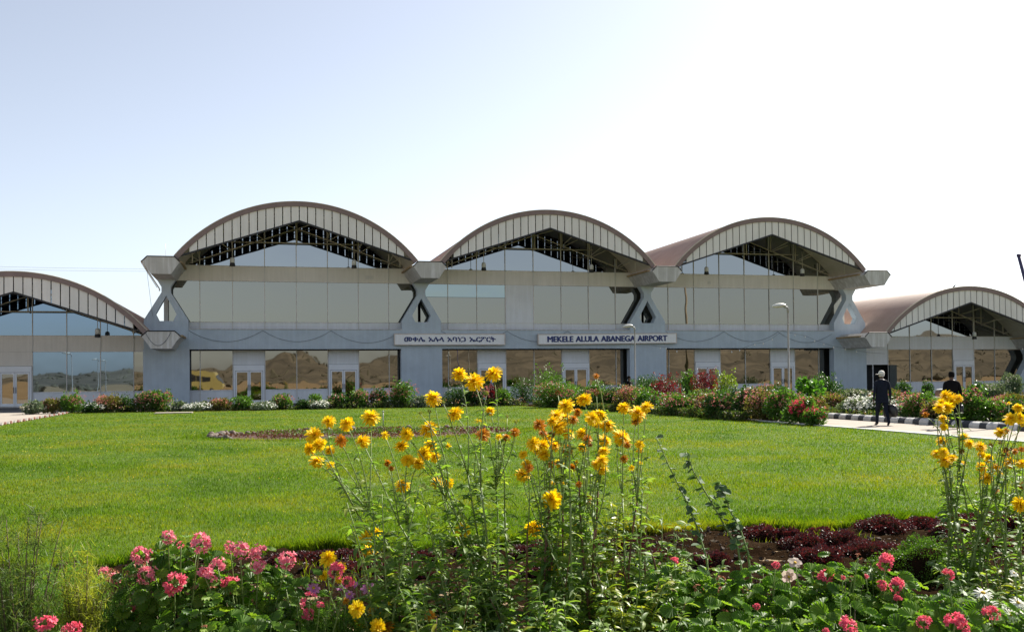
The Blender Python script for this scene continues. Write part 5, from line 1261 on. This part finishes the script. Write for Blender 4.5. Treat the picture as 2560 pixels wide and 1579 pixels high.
# feathery plants on the left
NEED = [(-.03, 0, 0), (.03, 0, 0), (.02, .6, .02), (-.02, .6, .02), (0, 1, -.02)]; NEEDF = [(0, 1, 2, 3), (3, 2, 4)]
FE1 = leafm('feathery_green', [(.09, .18, .03), (.14, .25, .04), (.07, .15, .025)], .5, .45); FE2 = leafm('feathery_yellow', [(.22, .25, .03), (.30, .30, .05), (.16, .20, .03)], .5, .45); FE3 = leafm('feathery_dark', [(.06, .115, .025), (.09, .15, .03), (.13, .14, .045)], .55, .45)
def feathery(px, d, h, sp, ns, label, mat, wood=False):
    b = at_d(px, 940, d); B = np.array([b[0], b[1], 0.]); r = empty('feathery_plant', B, label=label, cat='plant'); st = Acc(); lf = Acc()
    for _ in range(int(ns*1.7)):
        q = rng.uniform(0, 6.28); rr = sp*sqrt(rng.random()); e = np.array([cos(q)*rr, sin(q)*rr*.7, h*rng.uniform(.4, 1.05)]); ms = bez(e*np.array([.2, .2, 0]), e*np.array([.4, .4, .6]), e, 8)
        st.tube(ms, list(np.linspace(.005, .0015, 8)), 4, 1 if wood else 0)
        P = np.array(ms)[2:]; P = np.repeat(P, 34, 0)+rng.normal(0, .02, (len(P)*34, 3)); u = rdir(len(P), .9); lf.inst(NEED, NEEDF, frames(u, rdir(len(P)), np.stack([np.full(len(P), .06)]+[rng.uniform(.03, .065, len(P))]*2, 1)), P)
    st.build('stems', [STEM, STEMB], r); lf.build('foliage', mat, r)
feathery(45, 4.6, 1.0, .20, 30, 'dark feathery plant rising at the left edge', FE3, True); feathery(110, 5.0, .74, .28, 32, 'green feathery plant beside the dark one at the left edge', FE1, True)
feathery(205, 4.8, .80, .14, 20, 'yellow green feathery plume in the left corner', FE2, True); feathery(230, 4.4, .42, .20, 22, 'short olive feathery plant at the bottom left', FE2, True); feathery(285, 5.1, .58, .2, 26, 'soft green feathery plant left of the geraniums', FE1)
feathery(20, 4.4, .50, .22, 26, 'low dark feathery plant in the bottom left corner', FE3, True); feathery(690, 5.0, .50, .13, 16, 'feathery green tuft below the right pink heads', FE1, True); feathery(830, 4.9, .50, .18, 26, 'feathery cosmos foliage left of the low yellow heads', FE1); feathery(380, 4.4, .34, .25, 20, 'yellowish spiky tuft at the bottom left edge', FE2)
feathery(160, 5.4, .6, .26, 28, 'green feathery plant behind the yellow green plume', FE1, True); feathery(330, 4.9, .40, .20, 24, 'green feathery plant below the faded pink heads', FE1); feathery(90, 5.8, .56, .34, 30, 'soft green feathery plant farthest back at the left', FE1); feathery(770, 4.5, .36, .2, 20, 'olive feathery plant at the bottom left of the yellow heads', FE2)
# cosmos flowers
COS = leafm('violet_cosmos_petals', [(.55, .14, .48), (.62, .22, .52), (.66, .30, .55)], .6, .4, (1.2, 1, 1.2), .3); YC = surf('yellow_centre', (.65, .42, .03), (.5, .3, .02), 30, .8)
def cosmos(px, py, dm, label, d=5.0, nm='cosmos_flower', mat=None, npet=8, cat='flower', wd=.26, tilt=(0, -.6, .7), group='violet cosmos blooms'):
    P = at_d(px, py, d); B = np.array([P[0]+.03, P[1], 0.]); r = empty(nm, B, label=label, cat=cat, group=group); st = Acc(); st.tube(bez((0, 0, 0), (.02, 0, P[2]*.5), P-B, 7), [.003]*7, 4); st.build('stem', STEM, r)
    R_ = dm/2*d/2490; V, F_ = petal(3, wd, .2, .55); q = np.arange(npet)*2*pi/npet; ax = np.stack([np.cos(q), np.sin(q), .1+rng.normal(0, .12, npet)], 1); a = Acc(); a.inst(V, F_, frames(ax, np.tile([0, 0, 1.], (npet, 1)), rng.uniform(.9, 1.08, npet)), np.zeros((npet, 3)))
    o = a.build('petals', mat or COS, r); c = Acc(); c.lathe([(.24, -.02), (.22, .08), (.12, .14), (.01, .15)], n=10); c2 = c.build('flower_centre', YC, r)
    for z in (o, c2):
        z.location = P-B; z.scale = (R_,)*3; z.rotation_mode = 'QUATERNION'; z.rotation_quaternion = (Vector(tilt)+Vector(rng.normal(0, .2, 3))).to_track_quat('Z', 'Y')
cx = fl(740, 1360, 6.4526, [(285, 700, 230, 0), (960, 640, 130, 0), (1165, 710, 230, 0), (720, 700, 150, 0), (860, 800, 190, 0), (740, 1305, 150, 0)])
for (x, y, d_, _), lb in zip(cx, ('violet cosmos above the loose coral geranium head', 'small violet cosmos beside the bright coral head', 'violet cosmos farthest right, hanging over bare soil', 'violet cosmos seen edge on under the coral head', 'pale violet cosmos just left of the low yellow heads', 'small reddish violet cosmos near the bottom edge')):
    cosmos(x, y, d_, lb)
for (x, y, d_, _), lb in zip(R8([(2160, 1085, 140, 0), (2190, 1175, 140, 0), (2410, 1155, 120, 0), (2360, 1240, 120, 0), (2235, 1325, 140, 0), (2450, 1225, 80, 0), (2380, 945, 60, 0)]), ('white daisy highest of the lower right group', 'white daisy just above the coral head at lower right', 'white daisy near the right edge above the others', 'white daisy between the coral head and the right edge', 'white daisy lowest, at the bottom right edge', 'white daisy cut by the right edge', 'small white daisy half hidden under the right hand leaves')):
    cosmos(x, y, d_, lb, 4.9, 'daisy', FL_W, 16, 'daisy', .13, (0, -.5, .85), 'white daisies at lower right')
MAL = leafm('pale_mallow_petals', [(.55, .42, .40), (.62, .48, .44), (.55, .46, .36)], .6, .4, (1, 1, 1), .3)
cosmos(1988, 1405, 34, 'pale pink mallow bloom above the broad leaves', 5.1, 'mallow_flower', MAL, 5, 'flower', .55, (0, -.3, .5), 'pale mallow blooms'); cosmos(1972, 1440, 36, 'cream mallow bloom turned down below the pale pink one', 5.1, 'mallow_flower', MAL, 5, 'flower', .55, (-.3, -.6, -.3), 'pale mallow blooms')

# maroon ground cover clumps and the green mound
def clump(px, py, w_px, h_px, label, mat=REDC, n=1500, s0=.014, s1=.028, name='red_leaved_clump', cat='ground cover plant', flat=1.):
    p = at_z(px, py); d = p[0]*sin(YAW)+p[1]*cos(YAW); w_ = w_px*d/2490*(1.25 if mat is REDC else 1); h = h_px*d/2490*(.8 if mat is REDC else 1)
    B = np.array([p[0], p[1]+w_*.2, .02]); u = rdir(n); u[:, 2] = np.abs(u[:, 2]); lump = 1+.13*np.sin(u[:, 0]*7+px)+.10*np.sin(u[:, 1]*9+py)
    rad = rng.uniform(.82, 1.04, n)*lump; P = np.stack([u[:, 0]*w_/2*rad, u[:, 1]*w_*.38*rad*flat, u[:, 2]*h*rad], 1)
    a = Acc(); a.inst(LEAF2, LEAF2F, frames(u+rdir(n, .6), rdir(n, .3), rng.uniform(s0, s1, n)), P); o = a.build(name, mat); o.location = B; tag(o, label, cat)
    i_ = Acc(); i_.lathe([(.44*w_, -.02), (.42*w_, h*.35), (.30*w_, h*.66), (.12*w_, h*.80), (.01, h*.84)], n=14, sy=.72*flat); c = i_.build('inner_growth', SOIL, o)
for px, py, wp, hp, lb in ((2225, 1335, 110, 42, 'rounded deep red clump at the lawn edge right of centre'), (2320, 1322, 90, 24, 'long low red clump at the lawn edge right of the rounded one'), (1910, 1352, 100, 34, 'dark maroon clump at the lawn edge beside the blue green shoots'), (1978, 1352, 56, 28, 'small maroon clump touching the dark one at the lawn edge'),
    (2030, 1378, 100, 40, 'wide maroon clump in the middle of the soil strip'), (2110, 1375, 90, 46, 'tall maroon clump left of the long low red one'), (2060, 1412, 110, 40, 'maroon clump nearest the geraniums in the soil strip'), (2195, 1400, 150, 42, 'widest maroon clump, left of the green mound'), (2060, 1345, 60, 22, 'small red clump behind the wide maroon one'),
    (2470, 1312, 100, 28, 'red clump behind the right coneflower stems'), (2405, 1345, 110, 34, 'maroon clump at the foot of the right coneflowers'), (2550, 1330, 60, 40, 'red clump at the right edge of the soil strip'), (2500, 1375, 90, 26, 'flat brown red clump near the right edge'),
    (1640, 1420, 110, 36, 'maroon clump right of the reddish stalks'), (1560, 1380, 100, 36, 'maroon clump behind the reddish stalks'), (1790, 1425, 90, 40, 'maroon clump left of the mallow'), (1345, 1400, 90, 40, 'purple clump showing between the central stems'), (1365, 1450, 80, 34, 'purple clump lower between the central stems'),
    (790, 1412, 110, 26, 'maroon clump at the lawn edge behind the violet cosmos'), (890, 1405, 100, 22, 'flat maroon clump at the lawn edge left of centre'), (1060, 1408, 100, 26, 'maroon clump at the lawn edge behind the left coneflower'), (910, 1440, 120, 30, 'purple clump right of the violet cosmos'), (1040, 1450, 70, 30, 'small purple clump left of the narrow leaved plant'),
    (700, 1420, 90, 24, 'maroon clump beside the rightmost pink geranium'), (175, 1432, 60, 20, 'tiny purple clump behind the left feathery plants'), (1180, 1398, 70, 30, 'maroon clump behind the second coneflower stems')):
    clump(px, py, wp, hp, lb, n=900+int(wp*9))
MOSS = leafm('mossy_leaves', [(.055, .12, .015), (.09, .17, .02), (.04, .09, .015)], .5, .3)
clump(2345, 1462, 270, 92, 'dense bright green dome shaped mound in front of the maroon clumps', MOSS, 9000, .010, .020, 'green_mound_plant', flat=.8)
clump(1640, 1500, 130, 50, 'fresh green ferny mound right of the reddish stalks', LV_B, 1500, .03, .05, 'green_mound_plant')
# clods and litter on the soil
LIT = leafm('soil_litter', [(.05, .034, .022), (.035, .022, .014), (.09, .065, .042), (.03, .018, .012), (.20, .16, .10)], .9, .05)
n = 9000; X = rng.uniform(-2.5, 10.5, n); Y = rng.uniform(6.5, 9.6, n); a = Acc()
a.inst([(1, 0, 0), (-.5, .85, 0), (-.5, -.85, 0), (0, 0, 1), (0, 0, -1)], [(0, 1, 3), (1, 2, 3), (2, 0, 3), (1, 0, 4), (2, 1, 4), (0, 2, 4)], frames(rdir(n), rdir(n), rng.uniform(.004, .030, n)*(rng.random(n)**2+.25)), np.stack([X, Y, soil_h(X, Y)+.004], 1)); tag(a.build('soil_litter', LIT), kind='stuff')
# weeds in the bed
n = 5000; X = rng.uniform(-3, 10, n); Y = 9.3-np.abs(rng.normal(0, 1.1, n)); ok = (np.sin(X*2.7)+np.sin(Y*3.1+X) > .7); X, Y = X[ok], Y[ok]
R, O = grass_batch(X, Y, rng.uniform(.03, .09, len(X)), np.full(len(X), .006)); O[:, 2] = soil_h(X, Y)-.01; a = Acc(); a.inst(blade, bladeF, R, O); tag(a.build('bed_grass', GRASSM), kind='stuff')
